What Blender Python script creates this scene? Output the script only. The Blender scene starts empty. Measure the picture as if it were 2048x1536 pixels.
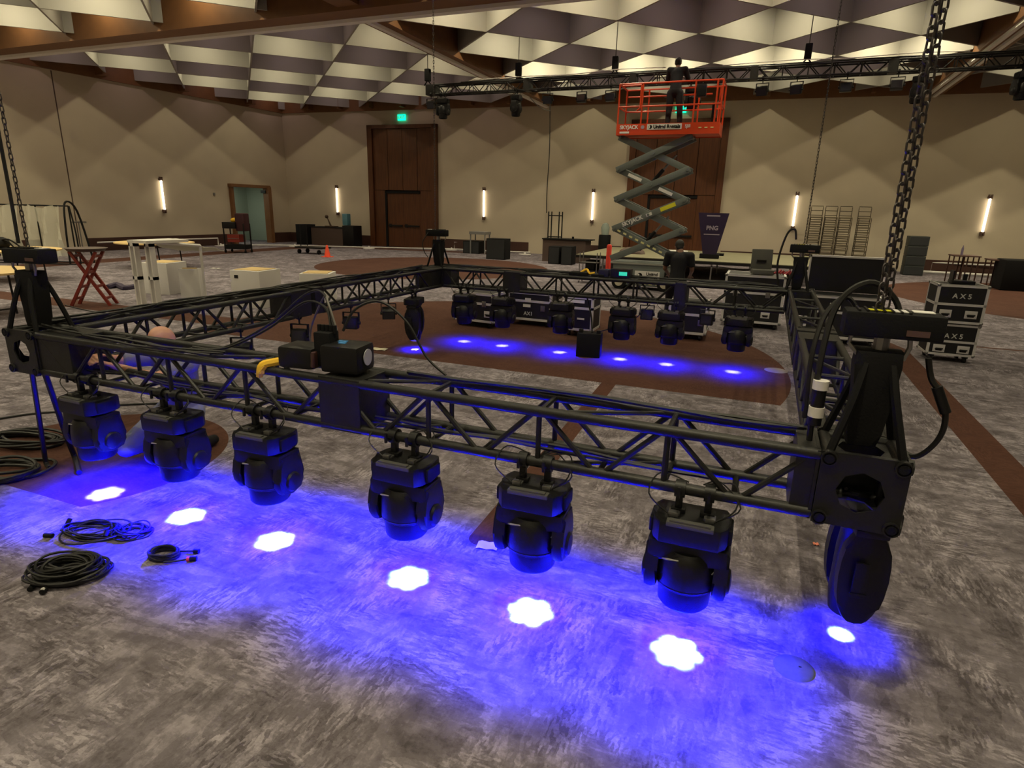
import bpy, bmesh, math, random
from mathutils import Vector, Matrix, Quaternion
random.seed(7)
S = bpy.context.scene
COL = S.collection
PI = math.pi

# ------------------------------------------------------------------ camera
F_PX, PITCH, ROLL, YAW = 1222.9, 0.2797, 0.0254, -0.3820
CAM = Vector((-0.5823, -2.5674, 2.0033))
FW = Vector((math.sin(YAW)*math.cos(PITCH), math.cos(YAW)*math.cos(PITCH), -math.sin(PITCH)))
R0 = Vector((math.cos(YAW), -math.sin(YAW), 0)); U0 = R0.cross(FW)
RT = (math.cos(ROLL)*R0 + math.sin(ROLL)*U0); UP = (-math.sin(ROLL)*R0 + math.cos(ROLL)*U0)
cd = bpy.data.cameras.new('camera'); cam = bpy.data.objects.new('camera', cd); COL.objects.link(cam)
cd.sensor_width = 36; cd.lens = F_PX/2048*36; cd.clip_start = .05; cd.clip_end = 200
cam.matrix_world = Matrix(((RT.x, UP.x, -FW.x, CAM.x), (RT.y, UP.y, -FW.y, CAM.y), (RT.z, UP.z, -FW.z, CAM.z), (0, 0, 0, 1)))
S.camera = cam
def ray(u, v): return (u-1024)/F_PX*RT - (v-768)/F_PX*UP + FW
def onz(u, v, z=0.0):
    d = ray(u, v); return CAM + d*((z-CAM.z)/d.z)
def ony(u, v, y):
    d = ray(u, v); return CAM + d*((y-CAM.y)/d.y)

# ------------------------------------------------------------------ light and exposure
S.view_settings.view_transform = 'Standard'; S.view_settings.look = 'None'
S.view_settings.gamma = 1; S.view_settings.use_curve_mapping = False
S.view_settings.exposure = 0.52
w = bpy.data.worlds.new('world'); S.world = w; w.use_nodes = True
w.node_tree.nodes['Background'].inputs[0].default_value = (.02, .018, .02, 1)
w.node_tree.nodes['Background'].inputs[1].default_value = .3
LAMP_COL = (1.0, .88, .57)
LAMP_W = 80.0          # each round downlight at the top of a lit coffer
BLUE_W = 100.0          # each moving head

# ------------------------------------------------------------------ materials
MATS = {}
def mat(name, col, rough=.6, metal=0.0, bump=0.0, bscale=60, emit=None, es=1.0, var=0.0, vscale=4.0, alpha=1.0, trans=0.0, spec=.5):
    if name in MATS: return MATS[name]
    m = bpy.data.materials.new(name); m.use_nodes = True; nt = m.node_tree; b = nt.nodes['Principled BSDF']
    b.inputs['Base Color'].default_value = (*col, 1); b.inputs['Roughness'].default_value = rough
    b.inputs['Metallic'].default_value = metal; b.inputs['Specular IOR Level'].default_value = spec
    if emit: b.inputs['Emission Color'].default_value = (*emit, 1); b.inputs['Emission Strength'].default_value = es
    if trans: b.inputs['Transmission Weight'].default_value = trans
    if alpha < 1: b.inputs['Alpha'].default_value = alpha
    if bump or var:
        tc = nt.nodes.new('ShaderNodeTexCoord'); n = nt.nodes.new('ShaderNodeTexNoise')
        nt.links.new(tc.outputs['Object'], n.inputs['Vector'])
        n.inputs['Scale'].default_value = bscale; n.inputs['Detail'].default_value = 3
        if bump:
            bp = nt.nodes.new('ShaderNodeBump'); bp.inputs['Strength'].default_value = bump; bp.inputs['Distance'].default_value = .004
            nt.links.new(n.outputs['Fac'], bp.inputs['Height']); nt.links.new(bp.outputs[0], b.inputs['Normal'])
        if var:
            n2 = nt.nodes.new('ShaderNodeTexNoise'); n2.inputs['Scale'].default_value = vscale; n2.inputs['Detail'].default_value = 4
            nt.links.new(tc.outputs['Object'], n2.inputs['Vector'])
            mx = nt.nodes.new('ShaderNodeMix'); mx.data_type = 'RGBA'
            mx.inputs[6].default_value = (*[c*(1-var) for c in col], 1); mx.inputs[7].default_value = (*[min(1, c*(1+var)) for c in col], 1)
            nt.links.new(n2.outputs['Fac'], mx.inputs[0]); nt.links.new(mx.outputs[2], b.inputs['Base Color'])
    MATS[name] = m; return m
M_TRUSS = mat('black_powder_coat', (.010, .010, .0095), .45, 0.0, .25, 90, var=.4, vscale=14, spec=.4)
M_BLACK = mat('black_plastic', (.006, .006, .007), .42, 0, .15, 200, spec=.35)
M_BLACK2 = mat('black_matte', (.005, .005, .006), .75, 0, .3, 120, spec=.25)
M_RUB = mat('black_rubber', (.009, .009, .009), .5, spec=.4)
M_STEEL = mat('dull_steel', (.30, .30, .30), .35, .9, .1, 80)
M_CHAIN = mat('chain_steel', (.10, .09, .09), .4, .8)
M_ALU = mat('aluminium_edge', (.72, .71, .72), .42, .35, .1, 80)
M_CASE = mat('black_laminate', (.005, .005, .007), .55, 0, .15, 150)
M_WHITE = mat('white_paint', (.72, .70, .68), .6, 0, .1, 60, var=.05)
M_PAPER = mat('white_paper', (.8, .78, .72), .8)
M_LABEL = mat('white_label', (.75, .74, .72), .5)
M_WOOD = mat('pale_wood', (.70, .50, .22), .5, 0, .1, 50, var=.12, vscale=8)
M_DARKWOOD = mat('dark_wainscot', (.055, .022, .016), .5, 0, .1, 30, var=.2)
M_FASCIA = mat('brown_fascia', (.19, .085, .032), .55, 0, .1, 30, var=.2)
M_BAFFLE = mat('cream_baffle', (.33, .315, .285), .75, 0, .1, 30)
M_RAIL = mat('track_rail', (.80, .77, .74), .6)
M_GREY = mat('lift_grey', (.16, .185, .18), .45, .2, .1, 60, var=.15)
M_ORANGE = mat('lift_orange', (.62, .055, .010), .4, 0, .1, 60)
M_RED = mat('red_paint', (.21, .020, .011), .5, 0, .1, 50, var=.1)
M_REDPL = mat('bright_red_plastic', (.75, .05, .03), .5)
M_CONE = mat('orange_cone', (.95, .09, .03), .5)
M_YEL = mat('yellow_webbing', (.85, .50, .02), .6, 0, .4, 200)
M_YLAB = mat('yellow_label', (.75, .72, .03), .5)
M_SKIN = mat('skin', (.52, .27, .19), .5, 0, .1, 90, var=.06, vscale=20)
M_SKIN2 = mat('skin_brown', (.22, .11, .07), .5, 0, .1, 90)
M_NAVY = mat('dark_navy_cotton', (.004, .004, .008), .85, 0, .4, 90)
M_TEE = mat('blue_cotton', (.16, .16, .24), .85, 0, .4, 90)
M_JEAN = mat('light_denim', (.22, .24, .36), .85, 0, .4, 150)
M_HAIR = mat('black_hair', (.010, .008, .007), .6, 0, .6, 120)
M_STAGE = mat('stage_deck', (.20, .19, .12), .6, 0, .2, 20, var=.12)
M_PURPLE = mat('purple_panel', (.022, .012, .045), .4, 0, 0, 20, var=.4, vscale=1.5)
M_LOGO = mat('pale_print', (.30, .26, .33), .6)
M_PLASTIC = mat('clear_film', (.85, .85, .72), .25, 0, .8, 6, alpha=.5)
M_GLASSY = mat('frosted_film', (.62, .66, .62), .4, 0, .4, 5, alpha=.45)
M_BROWNPL = mat('brown_plastic', (.10, .055, .045), .5)
M_DESK = mat('console_brown', (.085, .055, .045), .6, 0, .1, 30)
M_CHAIR = mat('bronze_frame', (.060, .045, .03), .4, .4)
M_SEAT = mat('tan_vinyl', (.12, .095, .06), .6)
M_CORR = mat('corridor_paint', (.42, .48, .40), .7)
M_BLUEST = mat('blue_sticker', (.05, .25, .6), .4)
M_SCREEN = mat('teal_screen', (.02, .15, .12), .3, emit=(.04, .75, .5), es=.55)
M_EXIT = mat('exit_green', (.0, .3, .2), .4, emit=(.0, 1.0, .5), es=1.3)
M_TUBE = mat('sconce_glow', (.9, .9, .8), .4, emit=(1.0, .84, .60), es=3.0)
M_FIX = mat('downlight_glow', (.9, .9, .8), .4, emit=(1.0, .88, .62), es=7.0)
M_LENS = mat('blue_lens', (.1, .1, .3), .2, emit=(.10, .06, 1.0), es=6.0)

# wood for the tall doors: vertical grain
def wood_mat():
    m = bpy.data.materials.new('door_veneer'); m.use_nodes = True; nt = m.node_tree; b = nt.nodes['Principled BSDF']
    tc = nt.nodes.new('ShaderNodeTexCoord'); mp = nt.nodes.new('ShaderNodeMapping'); mp.inputs['Scale'].default_value = (9, 9, .7)
    n = nt.nodes.new('ShaderNodeTexNoise'); n.inputs['Scale'].default_value = 2.2; n.inputs['Detail'].default_value = 6
    cr = nt.nodes.new('ShaderNodeValToRGB'); cr.color_ramp.elements[0].color = (.072, .022, .007, 1); cr.color_ramp.elements[1].color = (.110, .036, .010, 1)
    cr.color_ramp.elements[0].position = .35; cr.color_ramp.elements[1].position = .65
    L = nt.links.new; L(tc.outputs['Object'], mp.inputs[0]); L(mp.outputs[0], n.inputs['Vector']); L(n.outputs['Fac'], cr.inputs[0]); L(cr.outputs[0], b.inputs['Base Color'])
    b.inputs['Roughness'].default_value = .42
    return m
M_DOOR = wood_mat()
def wall_mat():
    m = bpy.data.materials.new('woven_wallcovering'); m.use_nodes = True; nt = m.node_tree; b = nt.nodes['Principled BSDF']; L = nt.links.new
    tc = nt.nodes.new('ShaderNodeTexCoord'); n = nt.nodes.new('ShaderNodeTexNoise'); n.inputs['Scale'].default_value = 1.3; n.inputs['Detail'].default_value = 5
    L(tc.outputs['Object'], n.inputs['Vector'])
    mx = nt.nodes.new('ShaderNodeMix'); mx.data_type = 'RGBA'; mx.inputs[6].default_value = (.50, .43, .33, 1); mx.inputs[7].default_value = (.58, .50, .38, 1)
    L(n.outputs['Fac'], mx.inputs[0]); L(mx.outputs[2], b.inputs['Base Color'])
    n2 = nt.nodes.new('ShaderNodeTexNoise'); n2.inputs['Scale'].default_value = 55; bp = nt.nodes.new('ShaderNodeBump'); bp.inputs['Strength'].default_value = .3; bp.inputs['Distance'].default_value = .01
    L(tc.outputs['Object'], n2.inputs['Vector']); L(n2.outputs['Fac'], bp.inputs['Height']); L(bp.outputs[0], b.inputs['Normal'])
    b.inputs['Roughness'].default_value = .85
    return m
M_WALL = wall_mat()

# carpet: distressed grey-taupe with inlaid brown discs and bands
def carpet():
    m = bpy.data.materials.new('distressed_carpet'); m.use_nodes = True; nt = m.node_tree; b = nt.nodes['Principled BSDF']; L = nt.links.new; N = nt.nodes.new
    tc = N('ShaderNodeTexCoord'); P = tc.outputs['Object']
    def noise(scale, stretch=(1, 1, 1), detail=4, rot=0.0, rough=.6):
        mp = N('ShaderNodeMapping'); mp.inputs['Scale'].default_value = stretch; mp.inputs['Rotation'].default_value = (0, 0, rot)
        n = N('ShaderNodeTexNoise'); n.inputs['Scale'].default_value = scale; n.inputs['Detail'].default_value = detail; n.inputs['Roughness'].default_value = rough
        L(P, mp.inputs[0]); L(mp.outputs[0], n.inputs['Vector']); return n.outputs['Fac']
    def math_(op, a, c=None, d=None, clamp=False):
        n = N('ShaderNodeMath'); n.operation = op; n.use_clamp = clamp
        for i, x in enumerate((a, c, d)):
            if x is None: continue
            if isinstance(x, (int, float)): n.inputs[i].default_value = x
            else: L(x, n.inputs[i])
        return n.outputs[0]
    def ramp(x, a, c):
        n = N('ShaderNodeMapRange'); n.inputs[1].default_value = a; n.inputs[2].default_value = c; n.clamp = True; L(x, n.inputs[0]); return n.outputs[0]
    big = noise(1.5, detail=9, rough=.72); mid = noise(5.5, (1, 1, 1), 6, 0, .75)
    sel = ramp(noise(1.3, detail=4), .47, .53); sel_i = math_('SUBTRACT', 1.0, sel)
    def cross(scale, k, lo, hi, d=2):
        a_ = ramp(noise(scale, (1/k, k, 1), d, .03, .7), lo, hi); b_ = ramp(noise(scale*1.07, (k, 1/k, 1), d, .03, .7), lo, hi)
        return math_('ADD', math_('MULTIPLY', a_, sel), math_('MULTIPLY', b_, sel_i))
    wn = N('ShaderNodeTexNoise'); wn.inputs['Scale'].default_value = 45; wn.inputs['Detail'].default_value = 4; L(P, wn.inputs['Vector'])
    wa = N('ShaderNodeVectorMath'); wa.operation = 'MULTIPLY_ADD'; L(wn.outputs['Color'], wa.inputs[0]); wa.inputs[1].default_value = (.016, .016, 0); L(P, wa.inputs[2]); PW = wa.outputs[0]
    def blocks(scale, kx, ky):
        mp = N('ShaderNodeMapping'); mp.inputs['Scale'].default_value = (kx, ky, 1); wv = N('ShaderNodeTexVoronoi'); wv.distance = 'CHEBYCHEV'; wv.voronoi_dimensions = '2D'
        wv.inputs['Scale'].default_value = scale; wv.inputs['Randomness'].default_value = .85; L(PW, mp.inputs[0]); L(mp.outputs[0], wv.inputs['Vector'])
        sc_ = N('ShaderNodeSeparateColor'); L(wv.outputs['Color'], sc_.inputs[0]); return sc_.outputs[0]
    b1 = math_('ADD', math_('MULTIPLY', ramp(blocks(48, .5, 1.9), .35, .65), sel), math_('MULTIPLY', ramp(blocks(49, 1.9, .5), .35, .65), sel_i))
    th = math_('ADD', math_('MULTIPLY', b1, .75), math_('MULTIPLY', ramp(noise(90, detail=2), .4, .6), .25))
    st = math_('ADD', math_('MULTIPLY', ramp(blocks(9, .7, 1.5), .40, .60), sel), math_('MULTIPLY', ramp(blocks(9.5, 1.5, .7), .40, .60), sel_i))
    lng = math_('ADD', math_('MULTIPLY', ramp(blocks(5.5, 3.2, .8), .40, .60), sel_i), math_('MULTIPLY', ramp(blocks(5.5, .8, 3.2), .40, .60), sel))
    st = math_('ADD', math_('MULTIPLY', st, .35), math_('ADD', math_('MULTIPLY', lng, .40), math_('MULTIPLY', ramp(noise(8, detail=7, rough=.75), .45, .55), .25)))
    amt = ramp(noise(1.9, detail=6, rough=.75), .44, .56)
    v = math_('ADD', math_('MULTIPLY', ramp(big, .45, .55), .20), math_('MULTIPLY', st, .34))
    v = math_('ADD', v, math_('MULTIPLY', ramp(mid, .46, .54), .18))
    v = math_('ADD', v, math_('MULTIPLY', math_('SUBTRACT', th, .35), math_('MULTIPLY', amt, .50)))
    spots = ramp(noise(4.2, detail=2), .67, .71); v = math_('SUBTRACT', math_('ADD', v, .06), math_('MULTIPLY', spots, .22), clamp=True)
    cr = N('ShaderNodeValToRGB'); e = cr.color_ramp.elements
    e[0].color = (.080, .068, .076, 1); e[0].position = .06; e[1].color = (.36, .325, .365, 1); e[1].position = .92
    x = cr.color_ramp.elements.new(.5); x.color = (.180, .158, .180, 1)
    L(v, cr.inputs[0])
    sp = N('ShaderNodeSeparateXYZ'); L(P, sp.inputs[0]); X, Yc = sp.outputs[0], sp.outputs[1]
    masks = []
    def disc(cx, cy, r, ymin=None):
        dx = math_('SUBTRACT', X, cx); dy = math_('SUBTRACT', Yc, cy)
        d = math_('SQRT', math_('ADD', math_('MULTIPLY', dx, dx), math_('MULTIPLY', dy, dy)))
        k = math_('LESS_THAN', d, r)
        if ymin is not None: k = math_('MULTIPLY', k, math_('GREATER_THAN', Yc, ymin))
        masks.append(k)
    def band(x0, y0, x1, y1, hw, caps=True):
        dx, dy = x1-x0, y1-y0; l2 = dx*dx+dy*dy
        px = math_('SUBTRACT', X, x0); py = math_('SUBTRACT', Yc, y0)
        t = math_('DIVIDE', math_('ADD', math_('MULTIPLY', px, dx), math_('MULTIPLY', py, dy)), l2, clamp=True)
        qx = math_('SUBTRACT', px, math_('MULTIPLY', t, dx)); qy = math_('SUBTRACT', py, math_('MULTIPLY', t, dy))
        d = math_('SQRT', math_('ADD', math_('MULTIPLY', qx, qx), math_('MULTIPLY', qy, qy))); masks.append(math_('LESS_THAN', d, hw))
    disc(-4.6, 5.55, 4.5, 4.46); disc(-11.2, 16.3, 3.95); disc(-5.45, .42, 1.02, -.2); disc(7.6, 17.6, 5.0)
    band(-2.01, .56, -2.15, 4.5, .088); band(1.50, 8.6, 1.50, -6, .165); band(1.50, 8.6, .6, 11.5, .165)
    band(-20.9, 5.5, -20.9, 22.6, .6); band(-15.8, 5.25, -9.2, 5.25, .32); band(-20.5, 22.2, -12, 23.5, .4); band(2.6, 9.45, 9, 9.45, .05)
    mk = masks[0]
    for k in masks[1:]: mk = math_('MAXIMUM', mk, k)
    bn = N('ShaderNodeMix'); bn.data_type = 'RGBA'; bn.inputs[6].default_value = (.060, .026, .019, 1); bn.inputs[7].default_value = (.100, .046, .033, 1)
    L(math_('ADD', math_('MULTIPLY', ramp(big, .35, .65), .5), math_('MULTIPLY', th, .5)), bn.inputs[0])
    mx = N('ShaderNodeMix'); mx.data_type = 'RGBA'; L(mk, mx.inputs[0]); L(cr.outputs[0], mx.inputs[6]); L(bn.outputs[2], mx.inputs[7])
    L(mx.outputs[2], b.inputs['Base Color']); b.inputs['Roughness'].default_value = .95; b.inputs['Specular IOR Level'].default_value = .15
    fz = N('ShaderNodeTexNoise'); fz.inputs['Scale'].default_value = 240; L(P, fz.inputs['Vector'])
    bp = N('ShaderNodeBump'); bp.inputs['Strength'].default_value = .25; bp.inputs['Distance'].default_value = .003
    L(fz.outputs['Fac'], bp.inputs['Height']); L(bp.outputs[0], b.inputs['Normal'])
    return m

# ------------------------------------------------------------------ mesh helpers
def tag(o, label=None, cat=None, group=None, kind=None):
    if label: o['label'] = label
    if cat: o['category'] = cat
    if group: o['group'] = group
    if kind: o['kind'] = kind
    return o
def empty(name, loc=(0, 0, 0), rz=0.0, parent=None):
    o = bpy.data.objects.new(name, None); COL.objects.link(o); o.location = loc; o.rotation_euler = (0, 0, rz)
    o.empty_display_size = .1
    if parent: o.parent = parent
    return o
def kids(o): return [c for c in bpy.data.objects if c.parent == o]
def copy_tree(o, parent=None, _map=None):
    if _map is None:
        _map = {}
        for c in bpy.data.objects:
            if c.parent: _map.setdefault(c.parent.name, []).append(c)
    c = o.copy(); COL.objects.link(c); c.parent = parent
    for ch in _map.get(o.name, []): copy_tree(ch, c, _map)
    return c
class MB:
    def __init__(s): s.bm = bmesh.new()
    def box(s, c, d, rz=0.0, R=None, bev=0.0, taper=None):
        r = bmesh.ops.create_cube(s.bm, size=1.0); vs = r['verts']
        for v in vs:
            v.co = Vector((v.co.x*d[0], v.co.y*d[1], v.co.z*d[2]))
            if taper and v.co.z < 0: v.co.x *= taper[0]; v.co.y *= taper[1]
        if bev:
            es = list({e for v in vs for e in v.link_edges})
            rb = bmesh.ops.bevel(s.bm, geom=es, offset=bev, segments=2, affect='EDGES', profile=.6)
            vs = list({v for f in rb['faces'] for v in f.verts} | {v for v in vs if v.is_valid})
        M = R if R else Matrix.Rotation(rz, 3, 'Z')
        for v in vs: v.co = M @ v.co + Vector(c)
        return s
    def bb(s, a, b, bev=0.0):
        a, b = Vector(a), Vector(b); return s.box((a+b)/2, [abs(x) for x in (b-a)], bev=bev)
    def tube(s, p, q, r, r2=None, n=8, cap=True):
        p, q = Vector(p), Vector(q); d = q-p; L = d.length
        if L < 1e-6: return s
        r2 = r if r2 is None else r2
        M = Matrix.Translation((p+q)/2) @ d.to_track_quat('Z', 'Y').to_matrix().to_4x4()
        bmesh.ops.create_cone(s.bm, cap_ends=cap, segments=n, radius1=r, radius2=r2, depth=L, matrix=M); return s
    def path(s, pts, r, n=6, closed=False):
        pts = [Vector(p) for p in pts]; m = len(pts); rings = []
        up = None
        for i in range(m):
            if closed: t = pts[(i+1) % m]-pts[i-1]
            else: t = pts[min(i+1, m-1)]-pts[max(i-1, 0)]
            t.normalize()
            if up is None:
                up = Vector((0, 0, 1)) if abs(t.z) < .9 else Vector((1, 0, 0))
            a = (up - t*up.dot(t))
            if a.length < 1e-4: a = t.orthogonal()
            a.normalize(); up = a; bvec = t.cross(a)
            rr = r[i] if isinstance(r, (list, tuple)) else r
            rings.append([s.bm.verts.new(pts[i] + (a*math.cos(k*2*PI/n)+bvec*math.sin(k*2*PI/n))*rr) for k in range(n)])
        for i in range(m if closed else m-1):
            A, B = rings[i], rings[(i+1) % m]
            for k in range(n):
                s.bm.faces.new((A[k], A[(k+1) % n], B[(k+1) % n], B[k]))
        if not closed:
            s.bm.faces.new(rings[0][::-1]); s.bm.faces.new(rings[-1])
        return s
    def sphere(s, c, r, seg=16, rings=10, sc=(1, 1, 1), R=None):
        M = Matrix.Translation(c) @ (R.to_4x4() if R else Matrix.Identity(4)) @ Matrix.Diagonal((r*sc[0], r*sc[1], r*sc[2], 1))
        bmesh.ops.create_uvsphere(s.bm, u_segments=seg, v_segments=rings, radius=1, matrix=M); return s
    def lathe(s, prof, c=(0, 0, 0), n=24, axis='Z', cap=True):
        c = Vector(c); rings = []
        for (r, z) in prof:
            ring = []
            for k in range(n):
                a = 2*PI*k/n
                p = Vector((r*math.cos(a), r*math.sin(a), z))
                if axis == 'X': p = Vector((p.z, p.x, p.y))
                if axis == 'Y': p = Vector((p.x, p.z, p.y))
                ring.append(s.bm.verts.new(c+p))
            rings.append(ring)
        for A, B in zip(rings, rings[1:]):
            for k in range(n): s.bm.faces.new((A[k], A[(k+1) % n], B[(k+1) % n], B[k]))
        if cap: s.bm.faces.new(rings[0][::-1]); s.bm.faces.new(rings[-1])
        return s
    def prism(s, poly, ax, a, b, bev=0.0):
        """poly: 2-D outline; ax: extrusion axis; from a to b along it"""
        def P(u, v, t): return {'X': (t, u, v), 'Y': (u, t, v), 'Z': (u, v, t)}[ax]
        A = [s.bm.verts.new(P(u, v, a)) for u, v in poly]; B = [s.bm.verts.new(P(u, v, b)) for u, v in poly]
        n = len(poly); fs = [s.bm.faces.new(A[::-1]), s.bm.faces.new(B)]
        for k in range(n): fs.append(s.bm.faces.new((A[k], A[(k+1) % n], B[(k+1) % n], B[k])))
        if bev:
            es = [e for f in fs[:2] for e in f.edges]
            bmesh.ops.bevel(s.bm, geom=es, offset=bev, segments=2, affect='EDGES', profile=.6)
        return s
    def build(s, name, m, parent=None, smooth=True, loc=None, kind=None):
        bmesh.ops.recalc_face_normals(s.bm, faces=s.bm.faces)
        me = bpy.data.meshes.new(name); s.bm.to_mesh(me); s.bm.free(); me.materials.append(m)
        if smooth:
            for p in me.polygons: p.use_smooth = True
            me.set_sharp_from_angle(angle=math.radians(35))
        o = bpy.data.objects.new(name, me); COL.objects.link(o)
        if parent: o.parent = parent
        if loc: o.location = loc
        if kind: o['kind'] = kind
        return o
def text(name, body, size, m, parent, loc, rot, ext=.0015, bold=0.0, align='CENTER', shear=0.0, sx=1.0):
    cu = bpy.data.curves.new('t', 'FONT'); cu.body = body; cu.size = size; cu.extrude = ext; cu.align_x = align; cu.align_y = 'CENTER'
    cu.offset = bold; cu.shear = shear
    t = bpy.data.objects.new('t', cu); COL.objects.link(t)
    bpy.context.view_layer.update()
    dg = bpy.context.evaluated_depsgraph_get(); me = bpy.data.meshes.new_from_object(t.evaluated_get(dg))
    bpy.data.objects.remove(t); me.materials.clear(); me.materials.append(m); me.name = name
    o = bpy.data.objects.new(name, me); COL.objects.link(o); o.parent = parent; o.location = loc; o.rotation_euler = rot; o.scale = (sx, 1, 1)
    return o
FACE = (PI/2, 0, 0)     # lettering that faces -Y
def smooth_pts(pts, k=6):
    """Catmull-Rom through the points"""
    P = [Vector(p) for p in pts]; out = []
    for i in range(len(P)-1):
        a = P[max(i-1, 0)]; b = P[i]; c = P[i+1]; d = P[min(i+2, len(P)-1)]
        for j in range(k):
            t = j/k; out.append(.5*((2*b)+(c-a)*t+(2*a-5*b+4*c-d)*t*t+(3*b-3*c+d-a)*t**3))
    out.append(P[-1]); return out
def cable(name, pts, r, m, label=None, cat='cable', parent=None, group=None, k=6, n=6):
    o = MB().path(smooth_pts(pts, k), r, n).build(name, m, parent)
    if label: tag(o, label, cat, group)
    return o

# ================================================================== ROOM
def struct(o): o['kind'] = 'structure'; return o
XL0, YL0 = -24.95, 12.0; XC, YC = -24.2, 24.03      # left wall foot, far left corner
def yb(x): return 25.34 + .055*x                     # back wall line
WH = 6.42
floor = struct(MB().box((-6, 8, -.05), (44, 40, .1)).build('floor', carpet(), smooth=False))
# back wall with two tall door openings left solid: the doors stand proud of it
def wall(name, p, q, h, m=M_WALL, th=.15, z0=0.0, side=1):
    p, q = Vector(p), Vector(q); d = (q-p); L = d.length; a = math.atan2(d.y, d.x); n = Vector((-d.y, d.x)).normalized()*side
    c = (p+q)/2 + n*th/2
    return MB().box((c.x, c.y, z0+(h-z0)/2), (L, th, h-z0), rz=a).build(name, m, smooth=False)
struct(wall('wall_back', (XC-.1, yb(XC-.1)), (16, yb(16)), 7.9))
dl = Vector((XC-XL0, YC-YL0)).normalized()
def lwp(y): return Vector((XL0+(y-YL0)*dl.x/dl.y, y))      # point on left wall foot line
# left wall in three pieces around the open service doorway
D0, D1, DH = 20.35, 22.75, 2.73
wl = empty('wall_left'); struct(wl)
for nm, a, b, z0, z1 in (('wall_panel', -9, D0, 0, 7.9), ('wall_panel', D1, YC+.1, 0, 7.9), ('wall_panel', D0, D1, DH, 7.9)):
    o = wall(nm, lwp(a), lwp(b), z1, z0=z0, th=.2); o.parent = wl
# seam of the folding partition on the left wall
for yy in (13.3, 9.2):
    p = lwp(yy); MB().box((p.x+.004, p.y, 3.15), (.012, .035, 6.3)).build('panel_seam', M_DESK, wl, smooth=False)
struct(wall('wall_right', (14, -9), (14, 27), 7.9, side=-1))
struct(wall('wall_front', (-26.5, -9), (14, -9), 7.9, side=-1))
# corridor seen through the doorway
p0, p1 = lwp(D0), lwp(D1)
cr = empty('door_3'); struct(cr)
MB().bb((p0.x-2.6, p0.y-1.2, 0), (p0.x-2.5, p1.y+1.2, 3)).build('corridor_wall', M_CORR, cr, smooth=False)
MB().bb((p0.x-2.6, p0.y-1.3, 3.0), (p0.x-.45, p1.y+1.3, 3.1)).build('corridor_ceiling', M_CORR, cr, smooth=False)
MB().bb((p0.x-2.6, p1.y+1.2, 0), (p0.x-.30, p1.y+1.3, 3)).build('corridor_end', M_CORR, cr, smooth=False)
MB().bb((p0.x-2.6, p0.y-1.3, 0), (p0.x-.35, p0.y-1.2, 3)).build('corridor_side', M_CORR, cr, smooth=False)
fr = MB()
fr.box((p0.x, p0.y+.06, DH/2), (.34, .14, DH)).box((p1.x, p1.y-.1, DH/2), (.34, .22, DH)).box(((p0.x+p1.x)/2, (p0.y+p1.y)/2, DH), (.34, p1.y-p0.y+.1, .14))
fr.build('door_frame', M_FASCIA, cr, smooth=False)
MB().box((p1.x-.12, p1.y-.23, 2.5), (.3, .08, .14)).build('door_closer', M_BLACK, cr)
ld = bpy.data.lights.new('corridor_lamp', 'AREA'); ld.energy = 14; ld.size = 1.0; ld.color = (.95, 1, .80)
lo = bpy.data.objects.new('corridor_lamp', ld); COL.objects.link(lo); lo.location = (p0.x-1.3, (p0.y+p1.y)/2, 2.95); lo.parent = cr

# wainscot: dark low panel along the walls
def wains(name, p, q, th=.03, h=.5, side=-1):
    return struct(wall(name, p, q, h, M_DARKWOOD, th=th, side=side))
def B(x): return (x, yb(x))
wains('baseboard_back_1', B(XC+.05), B(-19.3)); wains('baseboard_back_2', B(-15.4), B(-10.9)); wains('baseboard_back_3', B(-8.6), B(-6.6))
wains('baseboard_back_4', B(-2.4), B(3.2)); wains('baseboard_back_5', B(4.9), B(13.9))
wains('baseboard_left_1', lwp(13.6), lwp(D0-.02)); wains('baseboard_left_2', lwp(D1+.02), (XC, YC)); wains('baseboard_left_3', lwp(-9), lwp(12))

# tall timber doors with a smaller leaf pair inside
def tall_door(name, x0, x1, H=5.68, exit_x=None):
    a = math.atan(.055); r = empty(name, (x0, yb(x0), 0), a); struct(r); W = (x1-x0)/math.cos(a)
    f = MB()
    f.bb((0, -.20, 0), (.26, 0, H)).bb((W-.26, -.20, 0), (W, 0, H)).bb((0, -.20, H-.16), (W, 0, H))
    f.build('door_frame', M_DOOR, r, smooth=False)
    nb = 4; iw = W-.52
    for k in range(nb):                                 # upper panels
        u0 = .26+iw*k/nb+.012; u1 = .26+iw*(k+1)/nb-.012
        z0 = 2.66 if 1 <= k <= 2 or True else 0
        MB().bb((u0, -.09, 2.72), (u1, -.02, H-.17)).build('upper_panel', M_DOOR, r, smooth=False)
    MB().bb((.27, -.03, 0), (W-.27, -.005, H-.17)).build('backing', M_BLACK2, r, smooth=False)
    l0 = .26+iw*.22; l1 = W-.26-iw*.22+.0
    MB().bb((.27, -.09, 0), (l0-.10, -.02, 2.70)).build('side_panel', M_DOOR, r, smooth=False)
    MB().bb((l1+.04, -.09, 0), (W-.27, -.02, 2.70)).build('side_panel', M_DOOR, r, smooth=False)
    MB().bb((l0-.10, -.13, 0), (l0, -.02, 2.68)).bb((l0-.10, -.13, 2.58), (l1+.04, -.02, 2.68)).build('leaf_jamb', M_BLACK2, r, smooth=False)
    mid = (l0+l1)/2
    for u0, u1 in ((l0+.01, mid-.006), (mid+.006, l1+.03)):
        lf = MB().bb((u0, -.08, .02), (u1, -.03, 2.57)).build('door_leaf', M_DOOR, r, smooth=False)
        MB().bb((u0+.06, -.15, 1.0), (u1-.06, -.09, 1.08)).bb((u0+.06, -.10, .96), (u0+.2, -.08, 1.12)).build('push_bar', M_BLACK, lf, smooth=False)
    return r
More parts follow.
